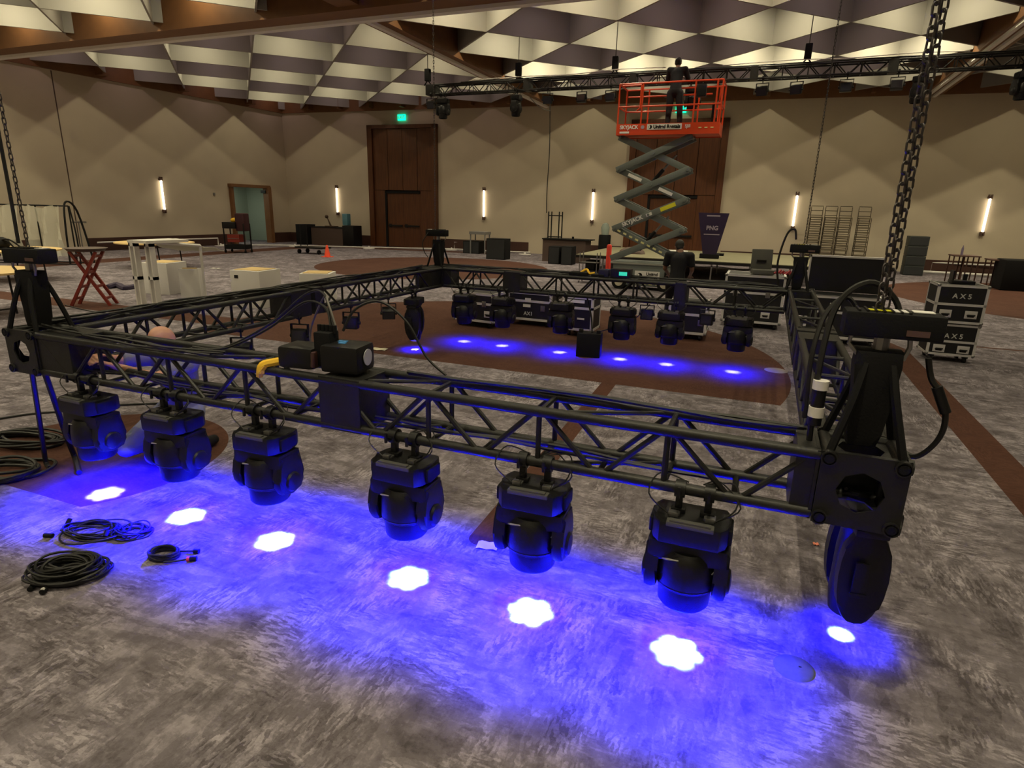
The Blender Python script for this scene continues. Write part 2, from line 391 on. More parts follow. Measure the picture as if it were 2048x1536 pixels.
tall_door('door_1', -19.2, -15.5); tall_door('door_2', -6.5, -2.6)

# exit signs
def exit_sign(x, z, label):
    r = empty('exit_sign', (x, yb(x)-.06, z)); tag(r, label, 'exit sign')
    MB().box((0, 0, 0), (.42, .06, .26), bev=.01).build('housing', M_EXIT, r)
    text('lettering', 'EXIT', .19, M_LABEL, r, (0, -.034, 0), FACE, bold=.004)
exit_sign(-17.35, 6.00, 'glowing green EXIT sign high above the tall left wooden doors')
exit_sign(-4.55, 6.05, 'glowing green EXIT sign behind the legs of the worker on the lift')

# ---- ceiling: slab, beams with track rails, deep diagonal coffers
ceil = struct(MB().box((-6, 8.5, 7.87), (44, 40, .1)).build('ceiling', M_BAFFLE, smooth=False))
ZB, ZT = 6.5, 7.8; sl = .983
def bay(x0, x1, y0, y1, nx, ny=12.3, top=None):
    mb = MB()
    for sgn in (1, -1):
        for n in range(-30, 30):
            c = ny + 3.47*n                      # y = c + sgn*sl*(x-nx)
            xs = sorted([nx + sgn*(y0-c)/sl, nx + sgn*(y1-c)/sl])
            a, b_ = max(x0, xs[0]), min(x1, xs[1])
            if b_-a < .05: continue
            ya, ybb = c+sgn*sl*(a-nx), c+sgn*sl*(b_-nx)
            d = math.hypot(b_-a, ybb-ya)
            mb.box(((a+b_)/2, (ya+ybb)/2, (ZB+ZT)/2), (d, .05, ZT-ZB), rz=math.atan2(ybb-ya, b_-a))
    return mb.build('coffer_grid', M_BAFFLE, ceil, smooth=False)
YF = 11.75; YN = 10.75
bay(-9.95, 3.95, YF, 25.1, -10.0); bay(-25.2, -10.55, YF, 24.5, -11.05); bay(4.55, 14, YF, 26.2, 5.05)
bay(-25.6, -10.55, -9, YN, -11.05); bay(-9.95, 3.95, -9, YN, -10.0); bay(4.55, 14, -9, YN, 5.05)
bm_ = MB()
bm_.bb((-25.8, YN, 6.32), (14, YF, ZT)).bb((-10.55, YF, 6.32), (-9.95, 25.0, ZT)).bb((3.95, YF, 6.32), (4.55, 25.8, ZT)).bb((-10.55, -9, 6.4), (-9.95, YN, ZT)).bb((3.95, -9, 6.4), (4.55, YN, ZT))
bm_.build('ceiling_beam', M_FASCIA, ceil, smooth=False)
rl = MB()
for o_ in (0.0,): rl.bb((-25.8, 11.32, 6.24), (14, 11.52, 6.33))
rl.bb((-10.32, 11.5, 6.24), (-10.18, 25, 6.33)); rl.bb((4.02, 11.5, 6.24), (4.12, 25.6, 6.33)).bb((4.26, 11.5, 6.24), (4.36, 25.6, 6.33))
rl.build('track_rail', M_RAIL, ceil, smooth=False)
# brown fascia that closes the coffers along the walls
fs = MB()
fs.box(((XC+14)/2, yb((XC+14)/2)-.06, 6.95), (14-XC, .08, 1.25), rz=math.atan(.055))
pa, pb = lwp(-9), lwp(YC); cm = (pa+pb)/2; fs.box((cm.x+.06, cm.y, 6.95), ((pb-pa).length, .08, 1.25), rz=math.atan2(dl.y, dl.x))
fs.build('wall_fascia', M_FASCIA, ceil, smooth=False)
pl = MB()
for x in (-22.3, -20.6, -18.9, -17.2, -15.4, -13.7, -11.9, -8.3, -4.7, -1.3, 2.3): pl.bb((x-.07, yb(x)-.45, 6.42), (x+.07, yb(x)-.08, 7.6))
for y in (14.9, 18.3, 21.8):
    p = lwp(y); pl.bb((p.x+.1, y-.12, 6.42), (p.x+.5, y+.12, 7.6))
pl.build('fascia_stub', M_FASCIA, ceil, smooth=False)

# downlights: one small round fixture near the top of every lit coffer
fixture = None
DIM = {}
def downlight(x, y, label, k=1.0):
    global fixture
    if fixture is None:
        r = empty('coffer_downlight', (x, y, 7.45))
        MB().lathe([(.20, .30), (.20, .06), (.23, 0), (.20, 0)], n=20).build('can', M_STEEL, r)
        MB().lathe([(.17, .012), (.17, .004)], n=20).build('lamp_disc', M_FIX, r)
        l = bpy.data.lights.new('lamp', 'AREA'); l.shape = 'DISK'; l.size = .12; l.energy = LAMP_W; l.color = LAMP_COL
        lo = bpy.data.objects.new('lamp', l); COL.objects.link(lo); lo.parent = r; lo.location = (0, 0, -.004)
        fixture = r
    else:
        r = copy_tree(fixture); r.location = (x, y, 7.45)
    if k != 1:
        for c in list(r.children):
            if c.type == 'LIGHT':
                if k not in DIM:
                    DIM[k] = c.data.copy(); DIM[k].energy = LAMP_W*k
                    if k < .2: DIM[k].color = (1, .72, .70)
                c.data = DIM[k]
    tag(r, label, 'downlight', 'coffer downlights')
for j in range(-2, 8):
    y = -1.5 + 3.47*j
    for i in range(4):
        x = -8.23 + 3.53*i
        if 9.6 < y < 12.2 or y > 24: continue
        k = .3 if y > 22 else 1.2 if y > 18 else .6 if y > 12 else 1.6 if (j == 0 and i == 2) else .34
        downlight(x, y, 'round downlight at the top of a lit ceiling coffer in the middle bay', k)
for j in range(0, 4):
    for i in range(0, 4):
        x = -11.3 - 3.53*i + (0 if i else .1); y = 13.95 + 3.47*j
        if y > 23.6 or x < -24: continue
        downlight(x, y, 'round downlight at the top of a lit ceiling coffer in the left bay')
for j in range(-1, 4):
    for i in range(0, 4):
        downlight(-12.8-3.53*i, -1.5+3.47*j+(.0), 'round downlight at the top of a coffer in the near left bay', .7)
for x, y in ((6.8, 15.77), (6.8, 19.24), (6.8, 22.7), (10.3, 15.8), (10.3, 19.2), (6.8, 5.4), (6.8, 1.9), (6.8, -1.5)):
    downlight(x, y, 'round downlight at the top of a lit ceiling coffer in the right bay', 1.0 if y < 16 or y > 20 else 1.8)

for j in range(0, 4):  # fill lamps added in the unlit coffers to brighten their dark baffles
    for i in range(0, 4):
        x, y = -6.5+3.53*i, 14.0+3.46*(j-.0) - (1.7*0)
        if i < 3: downlight(x, y, 'added dim fill lamp at the top of a dark ceiling coffer in the middle bay', .07) if j < 3 else None
        downlight(-13.0-3.53*i+.05, 12.4+3.47*j+(.0 if j else .1), 'added dim fill lamp at the top of a dark ceiling coffer in the left bay', .05)
        if j < 2: downlight(-14.58-3.53*i, 10.25-3.2*j, 'added dim fill lamp at the top of a dark coffer in the near left bay', .22)
# ---- sconces
def sconce(x, y, rz, label):
    r = empty('wall_sconce', (x, y, 2.18), rz)
    MB().lathe([(.028, -.60), (.042, -.58), (.042, .58), (.028, .60)], (0, -.09, 0), 14).build('glass_tube', M_TUBE, r)
    for z in (-.66, .66):
        MB().box((-.045, -.09, z), (.05, .07, .15), bev=.008).box((.045, -.09, z), (.05, .07, .15), bev=.008).box((0, -.06, z*.96), (.12, .12, .08)).build('end_bracket', M_BROWNPL, r)
    tag(r, label, 'wall light'); return r
for u, v, lab in ((676, 400, 'glowing tube wall sconce just left of the tall left doors'), (969, 408, 'glowing tube wall sconce right of the tall left doors'),
                  (1186, 415, 'glowing tube wall sconce between the brown console and the scissor lift'), (1590, 420, 'glowing tube wall sconce beside the stacked chairs'),
                  (1971, 430, 'glowing tube wall sconce at the far right of the back wall')):
    d = ray(u, v); A = Vector((0, 25.34, 0)); n = Vector((-.055, 1, 0)); P = CAM + d*((A-CAM).dot(n)/d.dot(n)); P.z = 2.18
    sconce(P.x, yb(P.x), .055, lab)
q = lwp(16.9); sconce(q.x, q.y, math.atan2(dl.x, dl.y)*-1+PI/2, 'glowing tube wall sconce alone on the left wall')
MB().box((lwp(19.5).x+.02, 19.5, 2.3), (.04, .1, .12)).build('x', M_STEEL)
o = bpy.data.objects['x']; o.name = 'thermostat'; tag(o, 'small grey thermostat on the left wall beside the doorway', 'thermostat')

# ================================================================== THE GROUND TRUSS FRAME
HC = .254; ZTOP = 1.093; ZBOT = ZTOP-HC
L_IN, D_IN = 5.135, 5.776       # clear lengths between corner blocks' inner chords
XR = 0.0; XLc = -L_IN-HC        # outer chord lines right / left
def truss_section(parent, L, loc, rz, bays, plate=True, cr_=.0254, name='truss_section'):
    """local: along +X, y 0..HC, z 0..HC (chord centres)"""
    r = MB()
    bl = L/bays
    for y in (0, HC):
        for k in range(bays):
            x0 = k*bl; xm = x0+bl/2; x1 = x0+bl
            r.tube((x0+.02, y, HC), (xm-.02, y, 0), .0135).tube((xm+.02, y, 0), (x1-.02, y, HC), .0135)
            if k: r.tube((x0, y, 0), (x0, y, HC), .0135)
    for z in (0, HC):
        for k in range(bays):
            x0 = k*bl; xm = x0+bl/2
            if k: r.tube((x0, 0, z), (x0, HC, z), .0135)
            r.tube((xm, 0, 0), (xm, HC, 0), .0135)
            if k % 2 == 0: r.tube((x0+.02, 0, z), (x0+bl-.02, HC, z), .0115)
    sec = r.build(name, M_TRUSS, parent); sec.location = loc; sec.rotation_euler = (0, 0, rz)
    for y in (0, HC):
        for z in (0, HC):
            MB().tube((0, y, z), (L, y, z), cr_, n=14).build('chord', M_TRUSS, sec)
    if plate:
        for x in (.006, L-.006):
            MB().bb((x-.006, -.02, -.02), (x+.006, HC+.02, HC+.02)).build('end_plate', M_TRUSS, sec, smooth=False)
    return sec
def corner_block(parent, loc, hole_sides):
    """welded cube: 4+4 tubes, plates with octagonal openings"""
    h = HC; b = MB()
    pts = [(x, y, z) for x in (0, h) for y in (0, h) for z in (0, h)]
    for i, p in enumerate(pts):
        for q in pts[i+1:]:
            if sum(1 for a, c in zip(p, q) if abs(a-c) > 1e-6) == 1: b.tube(p, q, .0254, n=14)
    blk = b.build('corner_block', M_TRUSS, parent); blk.location = loc
    def plate(axis, t, hole=True):
        m = MB(); o = -.027; e = h+.027; c = h/2; R_ = .082; hh = e-c
        outer = [(e, c), (e, e), (c, e), (o, e), (o, c), (o, o), (c, o), (e, o)]
        inner = [(c+R_*1.05*math.cos(a), c+R_*1.05*math.sin(a)) for a in [k*PI/4+PI/8-PI/8 for k in range(8)]]
        def P(u, v, s): return {'X': (t+s, u, v), 'Y': (u, t+s, v), 'Z': (u, v, t+s)}[axis]
        rings = []
        for s in (-.004, .004):
            rings.append(([m.bm.verts.new(P(u, v, s)) for u, v in outer], [m.bm.verts.new(P(u, v, s)) for u, v in inner]))
        (o0, i0), (o1, i1) = rings
        for k in range(8):
            k2 = (k+1) % 8
            m.bm.faces.new((o0[k], o0[k2], i0[k2], i0[k])); m.bm.faces.new((o1[k], i1[k], i1[k2], o1[k2]))
            m.bm.faces.new((o0[k], o1[k], o1[k2], o0[k2])); m.bm.faces.new((i0[k], i0[k2], i1[k2], i1[k]))
        return m.build('gusset_plate', M_TRUSS, blk, smooth=False)
    for ax in hole_sides: plate(ax[0], {'0': -.024, '1': h+.024}[ax[1]])
    plate('Z', h); plate('Z', 0)
    for ax in hole_sides:                                # tube ends at the plate corners; a dark disc paints the shade inside
        t = -.034 if ax[1] == '0' else h+.034
        for u in (0, h):
            for v in (0, h):
                if ax[0] == 'Y': MB().lathe([(.0254, t-.006 if t < 0 else t), (.031, t-.006 if t < 0 else t), (.031, t+.02 if t < 0 else t-.02), (.018, t+.02 if t < 0 else t-.02), (.018, t-.004)], (u, 0, v), 14, 'Y', cap=False).build('tube_end', M_TRUSS, blk); MB().lathe([(.019, t-.0075 if t < 0 else t+.0065), (.019, t-.006 if t < 0 else t+.008)], (u, 0, v), 14, 'Y').build('bore_shade_disc', M_BLACK2, blk)
                if ax[0] == 'X': MB().lathe([(.0254, t), (.031, t), (.031, t+.02 if t < 0 else t-.02)], (0, u, v), 14, 'X', cap=False).build('tube_end', M_TRUSS, blk)
    return blk
TR = empty('lighting_truss', (0, 0, ZBOT))
tag(TR, 'large square frame of black box truss hanging just above the carpet on four hoists', 'truss')
corner_block(TR, (-HC, 0, 0), ('Y0', 'X1')); corner_block(TR, (XLc, 0, 0), ('Y0', 'X0'))
corner_block(TR, (-HC, D_IN, 0), ('Y1', 'X1')); corner_block(TR, (XLc, D_IN, 0), ('Y1', 'X0'))
JX = -2.60                                      # joint block of near truss
truss_section(TR, -HC-.03+2.66, (-2.66, 0, 0), 0, 4)
truss_section(TR, L_IN-.03-2.66, (-L_IN+.03, 0, 0), 0, 4)
truss_section(TR, L_IN-.03-4.10, (-L_IN+.03, D_IN, 0), 0, 2); truss_section(TR, 2.21, (-3.85, D_IN, 0), 0, 4); truss_section(TR, 1.50-HC-.03, (-1.50, D_IN, 0), 0, 2)
for x0, dy in ((-HC, 0), (XLc, 0)):
    for (a, L) in ((HC+.03, 2.2), (HC+.03+2.7, D_IN-HC-.06-2.7)):
        truss_section(TR, L, (x0+HC, a, 0), PI/2, 4)
def joint(loc, sz):
    m = MB(); x0, y0 = loc; dx, dy = sz
    m.bb((x0, y0-.028 if dx > dy else y0, -.024), (x0+dx, y0+dy+(.028 if dx > dy else 0), HC+.024), bev=.006)
    return m
def jblock(x0, x1, y0, y1, lab=None):
    a = MB()
    a.bb((x0, y0, -.02), (x0+.012, y1, HC+.02)) if x1-x0 > y1-y0 else a.bb((x0, y0, -.02), (x1, y0+.012, HC+.02))
    a.bb((x0+.004, y0+.004, -.018), (x1-.004, y1-.004, HC+.018), bev=.004)
    return a.build('joint_block', M_TRUSS, TR, smooth=False)
jblock(-2.73, -2.47, -.022, HC+.022)
jblock(-4.10, -3.85, D_IN-.022, D_IN+HC+.022); jblock(-1.64, -1.50, D_IN-.022, D_IN+HC+.022)
for x0 in (-HC, XLc):
    jblock(x0-.022, x0+HC+.022, HC+.03+2.2, HC+.03+2.5); jblock(x0-.022, x0+HC+.022, HC+.03+2.56, HC+.03+2.7)
def sleeve(x0, x1, y0, y1):
    a = MB().bb((x0, y0, -.018), (x1, y1, HC+.018), bev=.004); return a.build('end_sleeve', M_TRUSS, TR, smooth=False)
sleeve(-HC-.115, -HC-.028, -.012, HC+.012); sleeve(-L_IN+.028, -L_IN+.36, -.012, HC+.012); sleeve(-L_IN+.028, -L_IN+.16, D_IN-.012, D_IN+HC+.012)
sleeve(-.012-HC, .012, HC+.028, HC+.12); sleeve(XLc-.012, XLc+HC+.012, D_IN-.34, D_IN-.028)

# ================================================================== MOVING HEADS (wash type)
def blue_light(parent, z, watts, core=.33, hexa=True, halo=1.0):
    l = bpy.data.lights.new('blue_beam', 'SPOT'); l.energy = watts; l.spot_size = math.radians(150); l.spot_blend = .6; l.shadow_soft_size = .035
    l.color = (1, 1, 1); l.use_nodes = True; nt = l.node_tree; N = nt.nodes.new; Lk = nt.links.new
    em = nt.nodes['Emission']
    tc = N('ShaderNodeTexCoord'); sp = N('ShaderNodeSeparateXYZ'); Lk(tc.outputs['Normal'], sp.inputs[0])
    def mt(op, a, b=None, clamp=False):
        n = N('ShaderNodeMath'); n.operation = op; n.use_clamp = clamp
        for i, x in enumerate((a, b)):
            if x is None: continue
            if isinstance(x, (int, float)): n.inputs[i].default_value = x
            else: Lk(x, n.inputs[i])
        return n.outputs[0]
    X, Yv, Z = sp.outputs
    zz = mt('ABSOLUTE', Z)
    rr = mt('DIVIDE', mt('SQRT', mt('ADD', mt('MULTIPLY', X, X), mt('MULTIPLY', Yv, Yv))), zz)
    ph = mt('ARCTAN2', Yv, X)
    wob = mt('ADD', 1.0, mt('MULTIPLY', mt('COSINE', mt('MULTIPLY', ph, 6.0)), .20)) if hexa else mt('ADD', 1.0, 0.0)
    rn = mt('DIVIDE', rr, wob)
    mr = N('ShaderNodeMapRange'); mr.interpolation_type = 'SMOOTHSTEP'; Lk(rn, mr.inputs[0]); mr.inputs[1].default_value = core*.86; mr.inputs[2].default_value = core*1.08; mr.inputs[3].default_value = 1; mr.inputs[4].default_value = 0
    mh = N('ShaderNodeMapRange'); Lk(rr, mh.inputs[0]); mh.inputs[1].default_value = core; mh.inputs[2].default_value = 3.2; mh.inputs[3].default_value = 1; mh.inputs[4].default_value = .12
    c1 = N('ShaderNodeMix'); c1.data_type = 'RGBA'; c1.inputs[6].default_value = (.03*halo, .0*halo, 19.0*halo, 1); c1.inputs[7].default_value = (2.2, 4.2, 24, 1)
    Lk(mr.outputs[0], c1.inputs[0]); Lk(c1.outputs[2], em.inputs['Color'])
    Lk(mh.outputs[0], em.inputs['Strength'])
    o = bpy.data.objects.new('blue_beam', l); COL.objects.link(o); o.parent = parent; o.location = (0, 0, z)
    return o
def wash_head(loc, rz, label, watts=BLUE_W, group=None, proto=None, tilt=0.0):
    """origin on the truss chord it hangs from; z=0 chord centre, everything below"""
    if proto is not None:
        r = copy_tree(proto); r.location = loc; r.rotation_euler = (0, 0, rz); tag(r, label, 'moving head light', group); return r
    r = empty('moving_head_light', loc, rz)
    for sx in (-.062, .062):
        c = MB(); c.lathe([(.030, -.022), (.040, -.022), (.040, .022), (.030, .022)], (sx, 0, 0), 14, 'X', cap=False)
        c.box((sx, .0, -.06), (.03, .034, .06), bev=.004).tube((sx, -.03, -.012), (sx, -.075, .012), .007).box((sx, -.08, .014), (.012, .012, .05)).box((sx, 0, -.098), (.062, .05, .02), bev=.004)
        c.build('clamp', M_BLACK, r)
    base = MB().prism([(-.155, -.085), (-.125, -.125), (.125, -.125), (.155, -.085), (.165, -.02), (.165, .06), (.145, .105), (-.145, .105), (-.165, .06), (-.165, -.02)], 'Z', -.215, -.110, bev=.018).build('base', M_BLACK, r)
    MB().bb((-.098, -.128, -.128), (.098, -.085, -.106), bev=.004).bb((-.085, -.125, -.104), (.085, -.10, -.098)).build('connector_ledge', mat('grey_ledge', (.09, .09, .085), .5), base)
    for sx in (-.075, .075):
        MB().box((sx, -.055, -.098), (.04, .03, .022), bev=.003).box((sx, -.03, -.104), (.05, .05, .012), bev=.003).build('connector', M_STEEL, base)
    for s in (-1, 1):
        MB().box((s*.166, 0, -.165), (.018, .13, .07), bev=.008).build('handle', M_BLACK2, base)
    y = MB()
    y.lathe([(.06, -.235), (.06, -.21)], n=20)
    y.prism([(-.168, -.222), (-.172, -.30), (-.14, -.33), (-.10, -.29), (.10, -.29), (.14, -.33), (.172, -.30), (.168, -.222)], 'Y', -.088, .088, bev=.02)
    for s in (-1, 1):                                    # arms swell at the tilt bearing
        prof = [(-.080, -.235), (.080, -.235), (.085, -.30), (.100, -.37), (.102, -.42), (.075, -.465), (0, -.485), (-.075, -.465), (-.102, -.42), (-.100, -.37), (-.085, -.30)]
        y.prism(prof, 'X', s*.118, s*.178, bev=.022)
        y.lathe([(.060, 0), (.052, s*.012), (.02, s*.018)], (s*.178, 0, -.405), 18, 'X')
    y.build('yoke', M_BLACK, r)
    h = MB()
    h.lathe([(.03, -.255), (.105, -.265), (.126, -.295), (.135, -.36), (.136, -.42), (.128, -.445)], n=28)
    h.lathe([(.134, -.42), (.136, -.43), (.118, -.452), (.114, -.535), (.104, -.548), (.098, -.548), (.098, -.53)], n=28, cap=False)
    hb = h.build('lamp_head', M_BLACK, r)
    MB().lathe([(.001, -.532), (.098, -.532)], n=24, cap=False).build('lens', M_LENS, hb)
    g = MB()
    g.path([(-.112+.0, -.075, -.315), (-.085, -.105, -.298), (-.03, -.118, -.288)], [.003, .005, .003], 6)
    g.path([(.112, -.075, -.345), (.122, -.07, -.33)], .003, 6)
    g.build('grey_trim', mat('silver_trim', (.45, .45, .42), .35, .3), hb)
    w_ = MB(); random.seed(3)
    for k in range(3):
        sx = random.choice((-1, 1)); w_.path(smooth_pts([(sx*.10, -.06, -.10), (sx*(.16+.05*random.random()), -.05, -.02-.05*random.random()), (sx*(.10+.06*random.random()), .02, .05), (sx*.03, .01, .03)], 5), .0035, 5)
    w_.build('safety_cable', M_RUB, r)
    blue_light(r, -.535, watts)
    tag(r, label, 'moving head light', group); return r
heads = [(-.74, 'wash head under the near truss, nearest the right corner block'), (-1.48, 'second wash head from the right corner, beside the brown carpet stripe'),
         (-2.21, 'third wash head from the right, hanging right of the truss joint block'), (-3.16, 'fourth wash head from the right, hanging left of the truss joint block'),
         (-3.90, 'fifth wash head from the right, second from the left'), (-4.68, 'leftmost wash head on the near truss, under the kneeling person')]
proto = None
for i, (x, lab) in enumerate(heads):
    hzr = .02 + .03*math.sin(i*2.1)
    o = wash_head((x, 0, ZBOT), hzr, 'black '+lab, group='wash heads on the near truss', proto=proto)
    if proto is None: proto = o
farh = [(-4.75, 'behind the left silver-edged case'), (-4.11, 'in front of the case lettered in white'), (-3.20, 'left of the small black box on the brown carpet'), (-2.31, 'right of the small black box on the brown carpet'),
        (-1.66, 'in front of the purple-edged case'), (-.80, 'last before the far right corner')]
fb = None
for x, lab in farh:
    if fb is None:
        fb = copy_tree(proto); fb.location = (x, D_IN, ZBOT); fb.rotation_euler = (0, 0, .05)
        for c in kids(fb):
            if c.type == 'LIGHT':
                c.data = c.data.copy(); c.data.energy = BLUE_W*.15
        cur = fb
    else:
        cur = copy_tree(fb); cur.location = (x, D_IN, ZBOT); cur.rotation_euler = (0, 0, random.uniform(-.1, .1))
    tag(cur, 'black head under the far truss, '+lab, 'moving head light', 'wash heads on the far truss')

# tall beam-type head on two corners: seen edge-on, a long oval arm
def beam_head(loc, rz, label, watts, proto=None, drop=0.0, lit=True):
    r = empty('beam_moving_head', loc, rz)
    c = MB()
    for s in (-.07, .07): c.lathe([(.030, -.022), (.040, -.022), (.040, .022), (.030, .022)], (s, 0, 0), 14, 'X', cap=False).box((s, 0, -.06-drop/2), (.03, .03, .06+drop), bev=.003)
    c.build('clamp', M_BLACK, r)
    b = MB().prism([(-.14, -.11), (.14, -.11), (.17, -.08), (.17, .08), (.14, .11), (-.14, .11), (-.17, .08), (-.17, -.08)], 'Z', -.18-drop, -.09-drop, bev=.015).build('base', M_BLACK, r)
    y = MB(); z0 = -drop
    for s in (-1, 1):
        prof = []
        for k in range(24):
            th = 2*PI*k/24; c_, s_ = math.cos(th), math.sin(th)
            prof.append((.100*math.copysign(abs(c_)**.75, c_)*(1-.12*(s_ < 0)*abs(s_)), -.435+.247*math.copysign(abs(s_)**.82, s_)))
        y.prism([(a*1.05, z+z0) for a, z in prof], 'X', s*.085, s*.145, bev=.026)
        y.box((s*.167, .02, -.43+z0), (.014, .06, .18), bev=.006)
        y.box((s*.174, .02, -.50+z0), (.008, .07, .012))
    y.bb((-.16, -.07, -.22+z0), (.16, .07, -.185+z0), bev=.01)
    y.build('yoke', M_BLACK, r)
    h = MB().lathe([(.05, -.20+z0), (.085, -.23+z0), (.095, -.35+z0), (.095, -.52+z0), (.095, -.60+z0), (.082, -.69+z0), (.070, -.70+z0), (.066, -.69+z0)], n=24, cap=True).build('lamp_head', M_BLACK, r)
    MB().lathe([(.001, -.702+z0), (.066, -.702+z0)], n=20, cap=False).build('lens', M_LENS, h)
    if lit: blue_light(r, -.705+z0, watts, core=.45 if drop < .01 else .6, hexa=False, halo=.55)
    tag(r, label, 'moving head light'); return r
beam_head((.0, .47, ZBOT), PI/2+.12, 'tall black moving head under the near right corner block, seen edge-on', BLUE_W*.09)
beam_head((-L_IN, 4.95, ZBOT), PI/2+.25, 'tall black moving head near the far left corner of the truss, seen edge-on', BLUE_W*.22)

# small bracketed floodlights under the left truss
def flood(loc, rz, label, s=1.0, tilt=0.0):
    r = empty('bracket_floodlight', loc, rz)
    b = MB().lathe([(.028, -.02), (.038, -.02), (.038, .02), (.028, .02)], (0, 0, 0), 12, 'X', cap=False).tube((0, 0, -.03), (0, 0, -.085), .010)
    b.bb((-.095*s, -.015, -.095), (.095*s, .015, -.085))
    for q in (-1, 1): b.bb((q*.095*s-.006, -.018, -.22), (q*.095*s+.006, .018, -.085)); 
    b.build('bracket', M_BLACK, r)
    R = Matrix.Rotation(tilt, 3, 'X')
    k = MB().box((0, 0, 0), (.17*s, .10, .15), R=R, bev=.012)
    for q in (-1, 1): k.tube((q*.085*s, 0, 0), (q*.11*s, 0, 0), .022, n=12)
    for f in range(4): k.box(R @ Vector((0, .055, -.05+f*.033)), (.15*s, .02, .006), R=R)
    body = k.build('lamp_body', M_BLACK, r); body.location = (0, 0, -.215)
    f_ = MB().box(R @ Vector((0, -.052, 0)), (.14*s, .004, .12), R=R).build('front_glass', mat('dark_glass', (.02, .02, .03), .1), body)
    tag(r, label, 'floodlight'); return r
for (y, lab, rz, t, z) in ((1.78, 'nearest the kneeling worker', .5, .35, ZBOT), (2.59, 'second from the kneeling worker', .25, -.1, ZBOT), (3.49, 'third from the kneeling worker', .3, .0, ZBOT), (4.30, 'beside the tall edge-on moving head', .6, .6, ZBOT)):
    flood((-L_IN, y, z), rz, 'small black bracket floodlight under the left truss, '+lab, tilt=t)
flood((-2.03, D_IN+HC, ZBOT), .2, 'small black bracket floodlight hanging behind the far truss, left of the purple-edged case')
flood((-1.22, D_IN+HC, ZBOT), -.1, 'small black bracket floodlight under the far truss, right of the purple-edged case')

# ================================================================== CHAIN HOISTS
LINK = None
def chain_mesh(n, pitch, wd, rad):
    mb = MB()
    for k in range(n):
        z = k*pitch; a = (k % 2)*PI/2 + .5
        pts = []
        hl = pitch*.62; 
        for t in range(12):
            th = t*2*PI/12; x = math.cos(th)*wd; zz = math.sin(th)*wd + (hl-wd)*(1 if math.sin(th) > 0 else -1)
            pts.append(Vector((x*math.cos(a), x*math.sin(a), z+zz)))
        mb.path(pts, rad, 5, closed=True)
    return mb
def hoist(x, y, label, rz=0.0, detail=True):
    r = empty('chain_hoist', (x, y, ZTOP), rz)
    b = MB().box((.02, 0, .52), (.33, .135, .095), bev=.008)
    body = b.build('motor_body', M_BLACK2, r)
    cov = MB()
    for k in range(7): cov.box((-.10+k*.028, 0, .571), (.008, .11, .008))
    cov.build('cooling_fins', M_BLACK, body)
    MB().box((-.03, -.01, .5715), (.08, .03, .003)).build('yellow_label', M_YLAB, body)['label'] = 'yellow warning label'
    MB().box((.045, .0, .5715), (.05, .07, .003)).box((.12, .02, .5715), (.07, .06, .003)).build('white_label', M_LABEL, body)['label'] = 'white label'
    MB().box((.10, -.0695, .50), (.075, .002, .022)).build('rating_plate', M_BROWNPL, body)
    MB().path([(-.11, -.03, .48), (-.115, -.03, .44), (-.08, -.03, .40)], .008).build('snap_hook', M_STEEL, r)
    MB().path([(.085, -.03, .48), (.09, -.03, .44), (.075, -.03, .39)], .009).build('snap_hook', M_STEEL, r); MB().tube((0, 0, .48), (0, 0, .42), .028).build('hook_block', M_STEEL, r)
    g = MB()
    for (u, v) in ((-.085, 0), (.085, 0)):
        pass
    prof = [(-.085, .42), (.075, .42), (.080, .36), (.066, .22), (.052, .09), (.042, .03), (-.062, .03), (-.075, .10), (-.072, .25), (-.085, .36)]
    g.prism(prof, 'Y', -.055, .055, bev=.02)
    g.build('chain_bag', M_BLACK2, r)
    st = MB()
    for sx, sy in ((-1, -1), (1, -1), (-1, 1), (1, 1)):
        st.path(smooth_pts([(sx*.04, sy*.03, .40), (sx*.07, sy*.085, .24), (sx*.115, sy*.12, .06), (sx*.13, sy*.13, -.01), (sx*.127, sy*.127, -.045)], 4), .016, 6)
    st.build('round_sling', M_BLACK2, r)
    tag(r, label, 'chain hoist', 'hoists on the truss corners'); return r
hoist(-HC/2, HC/2+.0, 'black chain hoist on the near right truss corner with yellow and white labels')
hoist(XLc+HC/2, HC/2, 'black chain hoist on the near left truss corner', rz=.1)
hoist(-HC/2-.05, D_IN+HC/2, 'black chain hoist on the far right truss corner, blue lit', rz=-.05)
hoist(XLc+HC/2, D_IN+HC/2, 'black chain hoist on the far left truss corner', rz=PI)
# heavy near chain: two strands running up to the ceiling
ch = MB()
for dx, ph in ((-.013, 0), (.013, .018)):
    sub = chain_mesh(128, .036, .0125, .0042)
    for v in sub.bm.verts: v.co += Vector((dx, dx*.6, ph))
    me = bpy.data.meshes.new('t'); sub.bm.to_mesh(me); ch.bm.from_mesh(me); sub.bm.free(); bpy.data.meshes.remove(me)
o = ch.build('hoist_chain', M_CHAIN, loc=(-HC/2-.02, HC/2, ZTOP+.58)); tag(o, 'heavy double steel chain rising from the near right hoist', 'chain')
cm_ = o.data
for (x, y, lab) in ((-.17, D_IN+HC/2, 'thin chain rising from the far right hoist'), (XLc+HC/2-.05, D_IN+HC/2, 'thin chain rising from the far left hoist beside the tall doors')):
    c = chain_mesh(128, .036, .009, .0035).build('hoist_chain', M_CHAIN, loc=(x, y, ZTOP+.58)); tag(c, lab, 'chain')
c = chain_mesh(128, .036, .010, .004).build('hoist_chain', M_CHAIN, loc=(XLc+HC/2+.02, HC/2, ZTOP+.58)); tag(c, 'chain rising from the near left hoist along the left edge', 'chain')
cable('hoist_cable', [(XLc+.1, .1, ZTOP+.6), (XLc+.08, .12, 2.6), (XLc+.07, .12, 6.2)], .011, M_RUB, 'black power cable rising beside the near left hoist chain')

